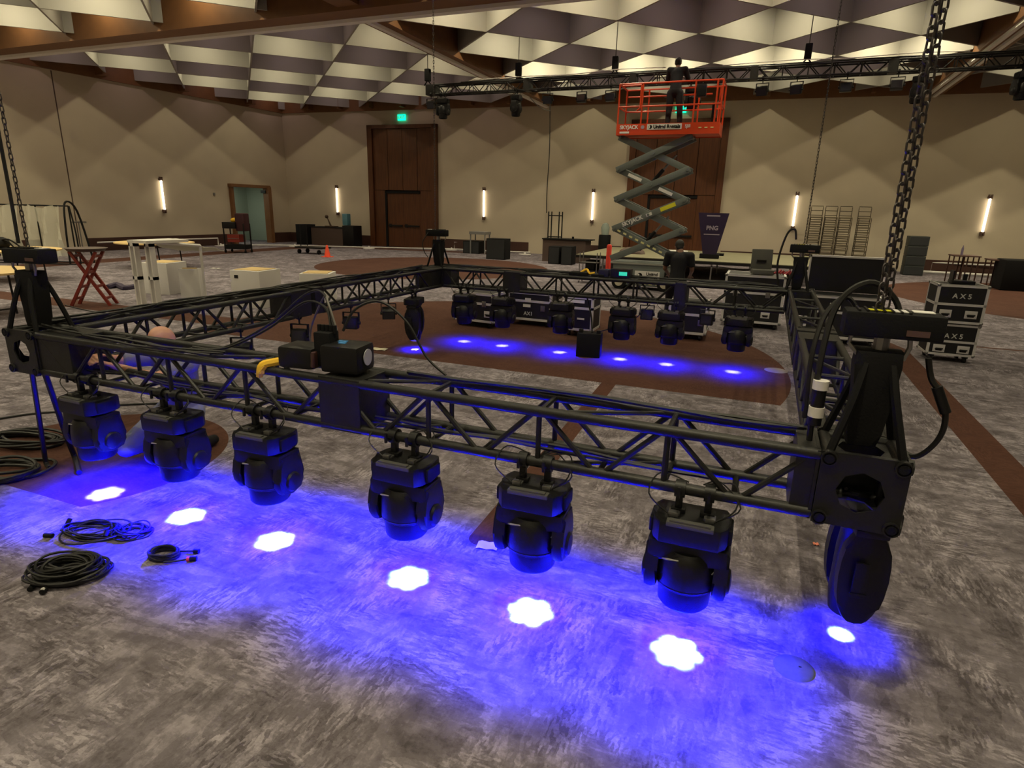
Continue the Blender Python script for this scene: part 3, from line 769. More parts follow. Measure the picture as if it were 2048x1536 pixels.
# cables at the hoists
cable('hoist_loop_cable', [(-.32, .10, ZTOP-.02), (-.33, .10, 1.4), (-.30, .16, 1.66), (-.20, .18, 1.76), (-.10, .18, 1.70), (-.06, .17, 1.58)], .012, M_RUB, 'thick black cable looping over the near right hoist')
cable('hoist_feed_cable', [(-.35, .14, ZTOP+.10), (-.36, .14, 1.45), (-.33, .2, 1.62), (-.26, .24, 1.69), (-.20, .24, 1.62)], .010, M_RUB, 'second black cable arching left of the near right hoist')
dcb = cable('dangling_cable', [(.03, .10, 1.50), (.055, .10, 1.42), (.10, .09, 1.36), (.125, .09, 1.26), (.115, .11, 1.17), (.07, .15, 1.09), (.015, .19, 1.10)], .011, M_RUB, 'dark red and black cable hanging right of the near right hoist')
MB().tube((.075, .095, 1.395), (.120, .09, 1.30), .019, n=12).build('plug', M_BLACK, dcb)
cp = MB().tube((-.315, .09, 1.185), (-.315, .09, 1.365), .026, n=16).build('cable_coupler', M_BLACK); tag(cp, 'black cable connector with white bands left of the near right hoist', 'connector')
for z0, z1 in ((1.335, 1.372), (1.22, 1.262)): MB().tube((-.315, .09, z0), (-.315, .09, z1), .030, n=16).build('white_band', M_WHITE, cp)
cable('hoist_loop_cable', [(-.40, D_IN+.12, 1.15), (-.44, D_IN+.1, 1.45), (-.38, D_IN+.1, 1.78), (-.30, D_IN+.1, 1.84), (-.27, D_IN+.1, 1.72)], .012, M_RUB, 'black cable looping left of the far right hoist')
cable('hoist_loop_cable', [(XLc-.0, D_IN+.05, 1.62), (XLc-.07, D_IN, 1.48), (XLc-.05, D_IN, 1.34), (XLc+.02, D_IN, 1.25)], .007, M_RUB, 'thin cable hanging left of the far left hoist')
# bundles laid along the trusses
random.seed(11)
def bundle(name, label, f, n, r, spread, L0, L1, step=.28):
    mb = MB()
    for k in range(n):
        pts = []; t = L0; ph = random.random()*6
        while t < L1:
            pts.append(Vector(f(t)) + Vector((random.uniform(-spread, spread), random.uniform(-spread, spread), r+.012*(k//2)+random.uniform(0, .012)))); t += step
        mb.path(smooth_pts(pts, 3), r, 5)
    o = mb.build(name, M_RUB); tag(o, label, 'cable bundle'); return o
bundle('cable_bundle', 'thick bundle of black cables laid along the top of the left truss', lambda t: (XLc+.10, t, ZTOP+.024), 6, .0085, .065, .1, 5.7)
bundle('cable_bundle', 'bundle of black cables lying along the left end of the near truss top', lambda t: (t, .06+.05*math.sin(t*2), ZTOP+.028), 3, .008, .05, -5.2, -3.3)
bundle('cable_bundle', 'black cables lying along the top of the far truss', lambda t: (t, D_IN+.14, ZTOP+.03), 4, .009, .06, -5.2, -.4)
bundle('cable_bundle', 'black cables laid inside the near truss on the right', lambda t: (t, .21+.025*math.sin(t*3), ZTOP+.022), 2, .010, .012, -2.3, -.2)
bundle('cable_bundle', 'black cables lying along the bottom chord of the near truss', lambda t: (t, .10, ZBOT+.02), 2, .0085, .05, -5.0, -.5, .33)
bundle('cable_bundle', 'black cables lying along the right truss', lambda t: (-.18, t, ZBOT+.02), 3, .0085, .05, .2, 5.6, .33)

# power box pair strapped on top of the near truss
pb_ = empty('power_distribution_box', (-2.78, .10, ZTOP+.03), .12); tag(pb_, 'pair of black rounded power boxes strapped on top of the near truss joint', 'power box')
MB().bb((-.24, -.09, .0), (-.02, .10, .125), bev=.028).build('left_box', M_BLACK, pb_)
MB().bb((.03, -.10, .0), (.26, .10, .155), bev=.028).build('right_box', M_BLACK, pb_)
MB().lathe([(.045, 0), (.045, .004)], (.266, -.0, .085), 20, 'X').build('grey_disc', mat('grey_sticker', (.42, .42, .46), .5), pb_)
tw = MB().bb((-.03, -.05, .02), (.07, .05, .21), bev=.01)
for k in range(5): tw.tube((-.02+k*.024, 0, .20), (-.02+k*.024, 0, .245), .011)
tw.build('connector_tower', M_BLACK2, pb_)
MB().box((.11, .02, .1565), (.05, .03, .003)).box((.13, -.02, .1565), (.04, .025, .003)).build('blue_sticker', M_BLUEST, pb_)
MB().box((-.04, -.06, .06), (.06, .05, .09), bev=.01).tube((-.01, -.10, .03), (.0, -.10, .11), .012).build('red_latch', M_DARKWOOD, pb_)
ys = MB().path(smooth_pts([(-3.12, -.03, ZTOP-.01), (-3.11, -.02, ZTOP+.032), (-3.07, .02, ZTOP+.045), (-3.02, .08, ZTOP+.05)], 4), .024, 8).path(smooth_pts([(-3.13, -.03, ZTOP-.03), (-3.12, -.034, ZTOP+.0), (-3.10, -.02, ZTOP+.03)], 4), .02, 6).build('yellow_strap', M_YEL); tag(ys, 'bright yellow webbing strap wrapped round the near truss chord', 'strap')
def px(u, v, y): return tuple(ony(u, v, y))
cable('power_cable', [px(760, 0, .1)]*0 + [(-2.74, .12, 1.36), (-2.80, .16, 1.45), (-2.98, .20, 1.46), (-3.20, .14, 1.30), (-3.50, .10, 1.16), (-3.75, .08, 1.13)], .0075, M_RUB, 'dark cable arching left from the power boxes')
cable('power_cable', [(-2.72, .12, 1.36), (-2.82, .18, 1.52), (-3.0, .24, 1.50), (-3.22, .18, 1.32), (-3.55, .12, 1.15), (-3.8, .12, 1.13)], .0075, M_RUB, 'second dark cable arching higher left from the power boxes')
cable('power_cable', [(-2.66, .12, 1.34), (-2.60, .16, 1.46), (-2.48, .22, 1.50), (-2.33, .24, 1.40), (-2.22, .25, 1.22), (-2.10, .25, 1.13)], .0075, M_RUB, 'single dark cable arching right from the power boxes')
cable('power_cable', [(-2.70, .12, 1.34), (-2.76, .14, 1.47), (-2.84, .2, 1.50), (-2.98, .24, 1.30), (-3.0, .26, 1.16)], .006, mat('grey_cable', (.16, .15, .14), .5), 'thin grey cable rising from the power boxes')

# cables falling from the near left corner to the floor
hq = [onz(92, 925, .02), onz(100, 935, .02)]; hp = [onz(150, 915, .02), onz(158, 945, .02)]
cable('hanging_cable', [(-5.33, .05, ZBOT-.02), Vector((-5.33, .05, ZBOT)).lerp(hq[0], .35), Vector((-5.33, .05, ZBOT)).lerp(hq[0], .75), hq[0], hq[1]], .017, M_RUB, 'left of the two cables falling from the near left corner to the floor')
cable('hanging_cable', [(-5.19, .05, ZBOT-.02), Vector((-5.20, .05, ZBOT)).lerp(hp[0], .35), Vector((-5.24, .05, ZBOT)).lerp(hp[0], .75), hp[0], hp[1]], .020, M_RUB, 'right of the two cables falling from the near left corner to the floor')

# ================================================================== FLOOR CABLES
def coil(name, label, c, rx, ry, n, r, rz=0.0, h=.05, jit=.02, ends=None, m=M_RUB, lo=.72):
    mb = MB(); c = Vector(c)
    for k in range(n):
        jx, jy = random.uniform(-jit, jit), random.uniform(-jit, jit); ar = random.uniform(lo, 1.0) if jit > .01 else random.uniform(.92, 1.0); ph = random.random()*.6
        pts = []
        for t in range(22):
            a = t*2*PI/22; x = rx*ar*math.cos(a+ph)+jx; y_ = ry*ar*math.sin(a+ph)+jy
            z = r + (k/n)*h + .012*math.sin(2*a+k)
            pts.append(c+Vector((x*math.cos(rz)-y_*math.sin(rz), x*math.sin(rz)+y_*math.cos(rz), max(r, z))))
        mb.path(pts, r, 6, closed=True)
    for e in (ends or []): mb.path(smooth_pts([c+Vector(p) for p in e], 5), r, 6)
    o = mb.build(name, m); tag(o, label, 'cable'); return o
def plugs(parent, pts, col=M_BLACK2, nm='plug'):
    for p, q in pts: MB().tube(p, q, .014, n=10).build(nm, col, parent)
random.seed(5)
A = onz(140, 1150)
cb = coil('cable_coil', 'large coil of thick black cable in the left foreground', (A.x, A.y, 0), .20, .135, 24, .0075, rz=.55, h=.075, jit=.022, lo=.5)
plugs(cb, [((A.x-.055, A.y-.15, .015), (A.x-.03, A.y-.185, .015)), ((A.x+.045, A.y-.15, .02), (A.x+.06, A.y-.18, .02))])
MB().tube((A.x+.053, A.y-.165, .030), (A.x+.059, A.y-.173, .034), .009, n=10).build('plug_tip', M_LABEL, cb)
A = onz(178, 1069)
cb = coil('cable_coil', 'loose tangle of thin black cables between the big coil and the blue light', (A.x, A.y, 0), .19, .11, 9, .0055, rz=.35, h=.03, jit=.05)
plugs(cb, [((A.x-.16, A.y-.11, .012), (A.x-.21, A.y-.13, .012)), ((A.x+.15, A.y+.0, .02), (A.x+.13, A.y+.03, .04)), ((A.x-.2, A.y-.0, .02), (A.x-.21, A.y+.03, .045))])
A = onz(268, 1068)
coil('cable_coil', 'small loose coil of thin cable touching the right of the tangle', (A.x, A.y, 0), .10, .085, 8, .0045, rz=.3, h=.03, jit=.03)
A = onz(329, 1114)
cb = coil('cable_ring', 'neat ring of black cable with red banded plugs', (A.x, A.y, 0), .085, .062, 12, .006, rz=.3, h=.032, jit=.005, ends=[[(.06, -.05, .012), (.11, -.02, .012), (.16, .025, .014)], [(.03, .06, .012), (.08, .085, .012), (.12, .10, .014)]])
plugs(cb, [((A.x+.16, A.y+.025, .014), (A.x+.20, A.y+.05, .014)), ((A.x+.12, A.y+.10, .014), (A.x+.15, A.y+.11, .014))])
MB().tube((A.x+.155, A.y+.022, .014), (A.x+.168, A.y+.03, .014), .0155, n=10).build('red_band', M_REDPL, cb)
A = onz(60, 885)
coil('cable_coil', 'looped thick black cables on the brown carpet under the left corner', (A.x, A.y, 0), .34, .16, 6, .013, rz=.25, h=.06, jit=.06)
A = onz(20, 945)
coil('cable_coil', 'loops of thick cable at the left edge of the picture', (A.x, A.y, 0), .26, .20, 5, .013, rz=.2, h=.05, jit=.06)
cable('floor_cable', [onz(-30, 842, .012), onz(60, 828, .012), onz(130, 822, .012), onz(200, 812, .012), onz(330, 806, .012)], .010, M_RUB, 'black cable running along the floor behind the leftmost wash heads')
cable('floor_cable', [onz(130, 610, .012), onz(180, 622, .012), onz(220, 627, .012), onz(300, 640, .012)], .010, M_RUB, 'single cable lying on the floor below the red trestle')

# small litter
def sheet(name, u, v, w, d, rz, m, label, cat):
    p = onz(u, v); mb = MB(); n = 6
    vs = [[mb.bm.verts.new((p.x+((i/n-.5)*w*math.cos(rz)-(j/n-.5)*d*math.sin(rz)), p.y+((i/n-.5)*w*math.sin(rz)+(j/n-.5)*d*math.cos(rz)), .004+.008*math.sin(i*.9+.4)**2)) for j in range(n+1)] for i in range(n+1)]
    for i in range(n):
        for j in range(n): mb.bm.faces.new((vs[i][j], vs[i+1][j], vs[i+1][j+1], vs[i][j+1]))
    ex = bmesh.ops.extrude_face_region(mb.bm, geom=mb.bm.faces[:])
    for g in ex['geom']:
        if isinstance(g, bmesh.types.BMVert): g.co.z += .0015
    o = mb.build(name, m); tag(o, label, cat)
sheet('paper_sheet', 975, 1093, .13, .085, .2, M_PAPER, 'crumpled white paper lying at the end of the brown carpet stripe', 'paper')
sheet('paper_sheet', 757, 699, .24, .13, .2, mat('cream_paper', (.62, .58, .42), .8), 'cream paper on the grey carpet inside the truss frame', 'paper')
sheet('sticky_note', 1632, 1090, .035, .03, .2, mat('salmon_paper', (.9, .30, .20), .8), 'tiny salmon scrap of paper near the right corner head', 'scrap')
sheet('paper_sheet', 430, 537, .3, .15, .2, M_PAPER, 'small white scrap on the carpet behind the white boxes', 'paper')
p = onz(1588, 1336); o = MB().lathe([(.001, .006), (.075, .006), (.088, .002), (.09, 0)], (p.x, p.y, 0), 32, cap=False).build('floor_box_cover', mat('cover_grey', (.085, .095, .085), .6, 0, .2, 50, var=.3, vscale=30)); tag(o, 'round grey floor box cover set in the carpet at lower right', 'floor cover')
MB().box((p.x+.025, p.y+.01, .007), (.012, .006, .003)).build('finger_notch', M_BLACK2, o)
p = onz(1552, 741); o = MB().lathe([(.001, .006), (.13, .006), (.15, .001)], (p.x, p.y, 0), 28, cap=False).build('floor_box_cover', mat('cover_tan', (.22, .19, .17), .7)); tag(o, 'round pale floor cover inside the frame near the right truss', 'floor cover')

# ================================================================== CASES
def flight_case(name, x0, y0, w, d, h, label, rz=0.0, base=.10, lid=None, txt=None, handles=(), top_wood=False, latches=(), wheels=True, edge=.040, txy=(0, 0), tsize=.09, plates=()):
    r = empty(name, (x0, y0, 0), rz); z0, z1 = base, h
    MB().bb((.006, .006, z0+.006), (w-.006, d-.006, z1-.006)).build('body', M_CASE, r, smooth=False)
    e = MB(); t = edge
    levels = [z0, z1-t] + ([lid] if lid else [])
    for z in levels:
        e.bb((0, 0, z), (w, t*.35, z+t)).bb((0, d-t*.35, z), (w, d, z+t)).bb((0, 0, z), (t*.35, d, z+t)).bb((w-t*.35, 0, z), (w, d, z+t))
    for x in (0, w-t):
        for y in (0, d-t): e.bb((x, y, z0), (x+t, y+t, z1))
    for (a, b_) in (((0, 0, z1-.006), (w, t, z1)), ((0, d-t, z1-.006), (w, d, z1)), ((0, 0, z1-.006), (t, d, z1)), ((w-t, 0, z1-.006), (w, d, z1))): e.bb(a, b_)
    e.build('aluminium_edging', M_ALU, r, smooth=False)
    for x in (.012, w-.012):
        for y in (.012, d-.012):
            for z in (z0+.014, z1-.014): MB().sphere((x, y, z), .026, 8, 6).build('ball_corner', M_STEEL, r)
    if wheels:
        for x in (.09, w-.09):
            for y in (.08, d-.08):
                MB().tube((x-.018, y, .045), (x+.018, y, .045), .045, n=14).box((x, y, .085), (.07, .07, .03)).build('caster', M_BLACK, r)
    for (hx, hz) in handles:
        g = MB().bb((hx-.075, -.006, hz-.055), (hx+.075, .002, hz+.055), bev=.003).build('handle_dish', M_ALU, r)
        MB().path([(hx-.045, -.010, hz-.01), (hx-.045, -.028, hz+.0), (hx+.045, -.028, hz+.0), (hx+.045, -.010, hz-.01)], .008).bb((hx-.04, -.0075, hz-.035), (hx+.04, -.0055, hz+.005)).build('grip', M_BLACK, g)
    for (hx, hz) in latches:
        MB().bb((hx-.04, -.006, hz-.05), (hx+.04, .001, hz+.05), bev=.002).box((hx, -.009, hz), (.03, .008, .045)).build('latch', M_STEEL, r)
    for (hx, hz, pw, ph) in plates: MB().bb((hx-pw/2, -.003, hz-ph/2), (hx+pw/2, .0, hz+ph/2)).build('white_tag', M_LABEL, r)
    if txt: text('lettering', txt, tsize, mat('white_stencil', (.55, .55, .55), .6), r, (w/2+txy[0], -.0015, txy[1]), FACE, bold=.002)
    tag(r, label, 'flight case'); return r
SX, SY = 1.76, 7.86
flight_case('flight_case', SX, SY, .60, .5, .56, 'lower silver-edged case lettered AX5 in the rolling stack at right', rz=.03, base=.10, lid=.29, txt='A X 5', handles=((.15, .20), (.45, .20)), txy=(0, .385), tsize=.095, edge=.032)
c2 = flight_case('flight_case', SX-.02, SY-.02, .62, .5, .545, 'upper silver-edged case lettered AX5 on top of the stack at right', rz=.03, base=.0, lid=.25, txt='A X 5', handles=((.15, .135), (.46, .135)), wheels=False, txy=(0, .385), tsize=.095, edge=.034)
c2.location.z = .575
o = MB().bb((SX+.17, SY+.14, 1.122), (SX+.45, SY+.4, 1.165), bev=.005).bb((SX+.17, SY+.16, 1.165), (SX+.19, SY+.36, 1.30)).bb((SX+.33, SY+.3, 1.16), (SX+.38, SY+.34, 1.25)).build('folded_laptop_stand', M_BLACK); tag(o, 'small black device with upright panel on top of the case stack', 'equipment')
flight_case('flight_case', -5.55, 6.95, .80, .60, .60, 'silver-edged black case nearest the far left corner, lid dark', rz=-.10, base=.10, lid=.40, handles=((.70, .25),), latches=((.62, .42), (.15, .40)), wheels=True)
flight_case('flight_case', -4.78, 7.50, .86, .60, .60, 'silver-edged case lettered AX1 with white tags', rz=-.02, base=.10, lid=.42, txt='AX1', txy=(-.0, .22), tsize=.09, latches=((.70, .33),), plates=((.40, .36, .14, .05), (.42, .46, .11, .07)))
flight_case('flight_case', -1.95, 7.6, .62, .60, .62, 'upright case with purple lit edges behind the far truss', rz=.03, base=.10, lid=.40, latches=((.52, .3),))
flight_case('flight_case', -1.22, 9.3, 1.02, .75, .96, 'tall wide flight case with silver rim holding the grey tool case', base=.10, lid=.62, handles=((.75, .26),), latches=((.2, .62), (.75, .62)))
flight_case('flight_case', -3.55, 7.0, .5, .5, .66, 'small dark flight case with white label near the far truss centre', rz=.0, base=.10, lid=.45, plates=((.30, .3, .12, .03), (.2, .58, .3, .05)))
# open case: base and raised lid
oc = flight_case('open_flight_case', .12, 8.45, 1.10, .62, .78, 'big black flight case with its lid standing open beside the heavy chain', base=.10, lid=.5, latches=((.3, .5),), plates=((.42, .62, .16, .10),))
ld_ = MB().bb((.0, .56, .79), (1.08, .66, 1.36)).build('raised_lid', M_CASE, oc, smooth=False)
MB().bb((-.012, .545, 1.35), (1.09, .672, 1.378)).bb((1.068, .545, .79), (1.095, .672, 1.378)).bb((-.012, .545, .79), (.008, .672, 1.378)).build('lid_edging', M_ALU, ld_, smooth=False)
# grey tool case with red tools
tc_ = empty('tool_case', (-.62, 9.55, .97), .2); tag(tc_, 'open grey plastic tool case on the tall flight case', 'tool case')
MB().bb((-.18, -.15, 0), (.18, .10, .08), bev=.01).build('tray', mat('grey_plastic', (.10, .10, .09), .6), tc_)
MB().box((0, .15, .24), (.36, .06, .38), R=Matrix.Rotation(-.15, 3, 'X'), bev=.015).build('open_lid', MATS['grey_plastic'], tc_)
MB().bb((-.09, .08, .20), (.07, .115, .24)).build('lid_latch', M_BLACK, tc_)
rt = MB(); random.seed(2)
for k in range(6): rt.tube((-.42+k*.05, 9.36+random.random()*.08, 1.0), (-.36+k*.05, 9.42+random.random()*.06, 1.03+random.random()*.04), .018, n=8)
o = rt.build('red_hand_tools', mat('dark_red', (.30, .01, .02), .5)); o.location = (.0, 0, 0); tag(o, 'heap of dark red straps beside the grey tool case', 'straps')
# small black boxes on the floor
bx = empty('black_floor_monitor', (onz(1177, 712).x, onz(1177, 712).y, 0), .12); tag(bx, 'small black box with two top lugs standing on the brown carpet inside the frame', 'equipment')
MB().bb((-.17, -.10, 0), (.17, .12, .34), bev=.012).build('body', M_BLACK2, bx)
for s in (-1, 1): MB().box((s*.125, 0, .36), (.06, .06, .05), bev=.01).build('lug', M_BLACK, bx)
cable('floor_unit_cable', [(bx.location.x+.03, bx.location.y, .34), (bx.location.x-.02, bx.location.y+.1, .55), (bx.location.x-.12, D_IN+.1, .86)], .012, M_RUB, 'dark cable rising from the small black box to the far truss')
cable('floor_unit_cable', [(bx.location.x+.12, bx.location.y, .36), (bx.location.x+.35, bx.location.y+.05, .45), (bx.location.x+.62, D_IN, .6), (bx.location.x+.8, D_IN, .8)], .007, M_RUB, 'thin cable sagging right from the small black box to the far truss')

# ================================================================== SCISSOR LIFT
LX0, LX1, LY0, LY1 = -4.42, -2.72, 13.85, 14.6
SL = empty('scissor_lift', ((LX0+LX1)/2, (LY0+LY1)/2, 0)); tag(SL, 'grey scissor lift with raised orange platform under the back truss', 'scissor lift')
cx, cy = SL.location.x, SL.location.y
def rel(x, y, z): return (x-cx, y-cy, z)
ch_ = MB().bb(rel(-4.35, LY0, .10), rel(-2.75, LY1, .62), bev=.02).bb(rel(-4.35, LY0-.0, .62), rel(-2.70, LY1, .72), bev=.01).build('chassis', M_GREY, SL)
MB().bb(rel(-4.42, LY0-.02, .66), rel(-2.68, LY0+.05, .70)).bb(rel(-4.42, LY1-.05, .66), rel(-2.68, LY1+.02, .70)).build('deck_rim', mat('pale_grey', (.30, .31, .28), .5), ch_)
for x in (-4.15, -2.95):
    for y in (LY0-.03, LY1+.03):
        wobj = MB().tube(rel(x, y-.06, .19), rel(x, y+.06, .19), .19, n=24).build('wheel', M_BLACK2, SL)
        MB().tube(rel(x, y-.065, .19), rel(x, y+.065, .19), .11, n=18).build('hub', mat('cream_hub', (.55, .50, .38), .5), wobj)
lb = MB().bb(rel(-3.75, LY0-.006, .26), rel(-3.10, LY0, .50)).build('company_label', M_LABEL, ch_, smooth=False)
def letter(txt, size, m, par, x, y, z, sx=1.0, bold=.003, shear=0.0, rot=FACE): return text('lettering', txt, size, m, par, rel(x, y, z), rot, bold=bold, shear=shear, sx=sx)
letter('United', .11, M_BLACK, ch_, -3.30, LY0-.010, .425); letter('Rentals', .11, M_BLACK, ch_, -3.30, LY0-.010, .325)
MB().tube(rel(-3.62, LY0-.012, .38), rel(-3.62, LY0-.006, .38), .07, n=20).build('round_emblem', M_BLACK, ch_); MB().box(rel(-3.65, LY0-.014, .38), (.05, .004, .09)).build('emblem_bar', M_LABEL, ch_)
MB().bb(rel(-2.98, LY0-.012, .34), rel(-2.82, LY0, .50)).build('control_recess', M_BLACK2, ch_)
st = MB()
for k in range(8): st.box(rel(-4.0+k*.17, LY0-.004, .16), (.09, .004, .035))
st.build('hazard_dashes', mat('dash_yellow', (.65, .62, .30), .5), ch_)
# scissor stack
levels = [.80, 1.56, 2.30, 3.03, 3.80]; xa, xb = -4.40, -2.66
def arm(p, q, hgt=.155, wd=.055):
    p, q = Vector(p), Vector(q); d = q-p; a = math.atan2(d.z, d.x); R = Matrix.Rotation(-a, 3, 'Y')
    return MB().box((p+q)/2, (d.length+.10, wd, hgt), R=R, bev=.012)
for i in range(4):
    z0, z1 = levels[i], levels[i+1]
    for side, y in (('n', LY0+.06), ('f', LY1-.06)):
        s_ = -1 if side == 'n' else 1
        A1 = arm(rel(xa, y, z0), rel(xb, y, z1)); A1.build('scissor_arm', M_GREY, SL)
        A2 = arm(rel(xa, y+s_*-.065, z1), rel(xb, y+s_*-.065, z0)); A2.build('scissor_arm', M_GREY, SL)
    pv = MB(); zm = (z0+z1)/2
    pv.bm.free()
    for px_, pz in (((xa+xb)/2, zm), (xa, z1), (xb, z1)): MB().tube(rel(px_, LY0, pz), rel(px_, LY1, pz), .033, n=12).build('pivot_tube', M_GREY, SL)
for (a, b_) in (((-3.75, 14.2, 1.02), (-3.05, 14.2, 1.9)), ((-3.65, 14.2, 2.62), (-3.0, 14.2, 3.4))):
    m_ = Vector(a).lerp(Vector(b_), .55)
    cyl_ = MB().tube(rel(*a), rel(*m_), .05, n=12).build('lift_cylinder', M_BLACK, SL); MB().tube(rel(*m_), rel(*b_), .028, n=12).build('ram', M_STEEL, cyl_)
def arm_label(u0, u1, i, up, m, h=.075, name='arm_label'):
    z0, z1 = (levels[i], levels[i+1]) if up else (levels[i+1], levels[i]); p = Vector((xa+(xb-xa)*u0, 0, z0+(z1-z0)*u0)); q_ = Vector((xa+(xb-xa)*u1, 0, z0+(z1-z0)*u1))
    d = q_-p; a = math.atan2(d.z, d.x); c = (p+q_)/2; y = LY0+.06-.030
    return MB().box(rel(c.x, y, c.z), (d.length, .004, h), R=Matrix.Rotation(-a, 3, 'Y')).build(name, m, SL, smooth=False), a, c, y
arm_label(.16, .36, 2, False, M_LABEL); arm_label(.62, .82, 2, False, M_LABEL)
arm_label(.67, .88, 1, True, M_YLAB, .10); arm_label(.47, .55, 1, True, M_LABEL, .08)
_, a_, c_, y_ = arm_label(.10, .11, 1, True, M_GREY, .02)
zz0, zz1 = levels[1], levels[2]; cc = Vector((xa+(xb-xa)*.27, 0, zz0+(zz1-zz0)*.27))
text('lettering', 'SKYJACK', .14, M_LABEL, SL, rel(cc.x, LY0+.025, cc.z), (PI/2, -a_, 0), bold=.004)
z0, z1 = levels[1], levels[0]; ds = MB()
for k in range(10):
    t = .08+k*.092; ds.box(rel(xa+(xb-xa)*t, LY0+.028, z0+(z1-z0)*t), (.09, .004, .045), R=Matrix.Rotation(math.atan2(z0-z1, xb-xa), 3, 'Y'))
ds.build('reflective_dashes', MATS['dash_yellow'], SL, smooth=False)
# platform
PX0, PX1 = -4.47, -2.02; zf = 3.98
pf = MB().bb(rel(PX0, LY0-.05, 3.86), rel(PX1, LY1+.05, zf)).build('platform', M_ORANGE, SL, smooth=False)
MB().bb(rel(PX0, LY0-.07, 3.84), rel(PX1, LY0-.05, 4.10)).bb(rel(PX0, LY1+.05, 3.84), rel(PX1, LY1+.07, 4.10)).bb(rel(PX0-.02, LY0-.07, 3.84), rel(PX0, LY1+.07, 4.10)).bb(rel(PX1, LY0-.07, 3.84), rel(PX1+.02, LY1+.07, 4.10)).build('toe_board', M_ORANGE, SL, smooth=False)
rr_ = MB(); r0 = .021
def rail(*p):
    for a, b_ in zip(p, p[1:]): rr_.tube(rel(*a), rel(*b_), r0, n=8)
for y in (LY0-.05, LY1+.05):
    for z in (4.50, 5.02): rail((PX0, y, z), (PX1, y, z))
    for x in (PX0, PX0+.58, PX1-.62, PX1-.12, PX1): rail((x, y, 4.0), (x, y, 5.02))
for x in (PX0, PX1):
    for z in (4.50, 5.02): rail((x, LY0-.05, z), (x, LY1+.05, z))
rail((PX0+.08, LY0-.06, 4.98), (PX0+.54, LY0-.06, 4.98), (PX0+.54, LY0-.06, 4.46), (PX0+.46, LY0-.06, 4.40)); rail((PX0+.05, LY1, 4.85), (PX1-.3, LY1, 4.85))
rr_.build('guard_rail', M_ORANGE, SL)
yy = LY0-.074
MB().bb(rel(-3.72, yy-.004, 3.955), rel(-2.88, yy, 4.085)).build('company_label', M_LABEL, pf, smooth=False)
letter('United Rentals', .115, M_BLACK, pf, -3.24, yy-.008, 4.02, .95, .004)
MB().tube(rel(-3.64, yy-.008, 4.02), rel(-3.64, yy-.003, 4.02), .045, n=16).build('round_emblem', M_BLACK, pf); MB().box(rel(-3.66, yy-.010, 4.02), (.03, .003, .06)).build('emblem_bar', M_LABEL, pf)
letter('SKYJACK', .12, M_LABEL, pf, -4.17, yy-.004, 4.02, .95, .004); letter('SJIII', .10, M_LABEL, pf, -2.74, yy-.004, 4.02, .9, .002)
MB().bb(rel(-4.40, yy-.003, 3.88), rel(-4.16, yy, 3.925)).build('white_tag', M_LABEL, pf, smooth=False)
MB().lathe([(.045, -.002), (.045, .004)], rel(-3.83, yy-.003, 4.02), 12, 'Y').build('round_mark', M_LOGO, pf)
dd = MB()
for k in range(3): dd.box(rel(-2.45+k*.14, yy-.002, 3.98), (.07, .004, .025))
dd.build('hazard_dashes', MATS['dash_yellow'], pf, smooth=False)
MB().box(rel(-2.2, LY0+.1, 4.3), (.06, .1, .5), bev=.01).build('document_tube', M_BLACK, SL)
MB().box(rel(-2.5, LY0-.02, 4.8), (.22, .16, .28), bev=.02).build('control_box', M_BLACK, SL)

# ================================================================== PEOPLE
def caps(mb, p, q, r1, r2, n=14):
    p, q = Vector(p), Vector(q); mb.tube(p, q, r1, r2, n=n); mb.sphere(p, r1, n, 8); mb.sphere(q, r2, n, 8)
def fused(mb, name, m, parent=None, voxel=.012, smooth=6, loc=(0, 0, 0), rz=0.0):
    o = mb.build(name, m); rm = o.modifiers.new('r', 'REMESH'); rm.mode = 'VOXEL'; rm.voxel_size = voxel; rm.use_smooth_shade = True
    sm = o.modifiers.new('s', 'SMOOTH'); sm.factor = .5; sm.iterations = smooth
    bpy.context.view_layer.update(); dg = bpy.context.evaluated_depsgraph_get()
    me = bpy.data.meshes.new_from_object(o.evaluated_get(dg)); o.modifiers.clear(); old = o.data; o.data = me; bpy.data.meshes.remove(old); me.name = name
    me.materials.clear(); me.materials.append(m)
    for p in me.polygons: p.use_smooth = True
    if parent: o.parent = parent
    else: o.location = loc; o.rotation_euler = (0, 0, rz)
    return o
def hand(mb, wrist, dirv, palm_n, curl=.5, s=1.0, thumb=1):
    w_ = Vector(wrist); d = Vector(dirv).normalized(); n = Vector(palm_n).normalized(); side = d.cross(n).normalized()
    for k in range(4):
        o = (k-1.5)*.021*s; b0 = w_+d*.02*s+side*o*.6; b1 = w_+d*.085*s+side*o
        caps(mb, b0, b1, .015*s, .0125*s, 8)
        L = (.074, .082, .077, .060)[k]*s; a = b1; cur = d.copy()
        for j in range(3):
            ang = curl*(.5+.5*j); cur = (cur*math.cos(ang)+n*math.sin(ang)).normalized()
            e = a+cur*L*(.44, .32, .26)[j]; caps(mb, a, e, (.0098-.0009*j)*s, (.0090-.001*j)*s, 7); a = e
    t0 = w_+d*.03*s+side*thumb*.030*s; t1 = t0+(d*.5+side*thumb*.8+n*.35).normalized()*.042*s; t2 = t1+(d*.85+side*thumb*.2+n*.45).normalized()*.034*s
    caps(mb, t0, t1, .013*s, .0105*s, 7); caps(mb, t1, t2, .0105*s, .0085*s, 7)
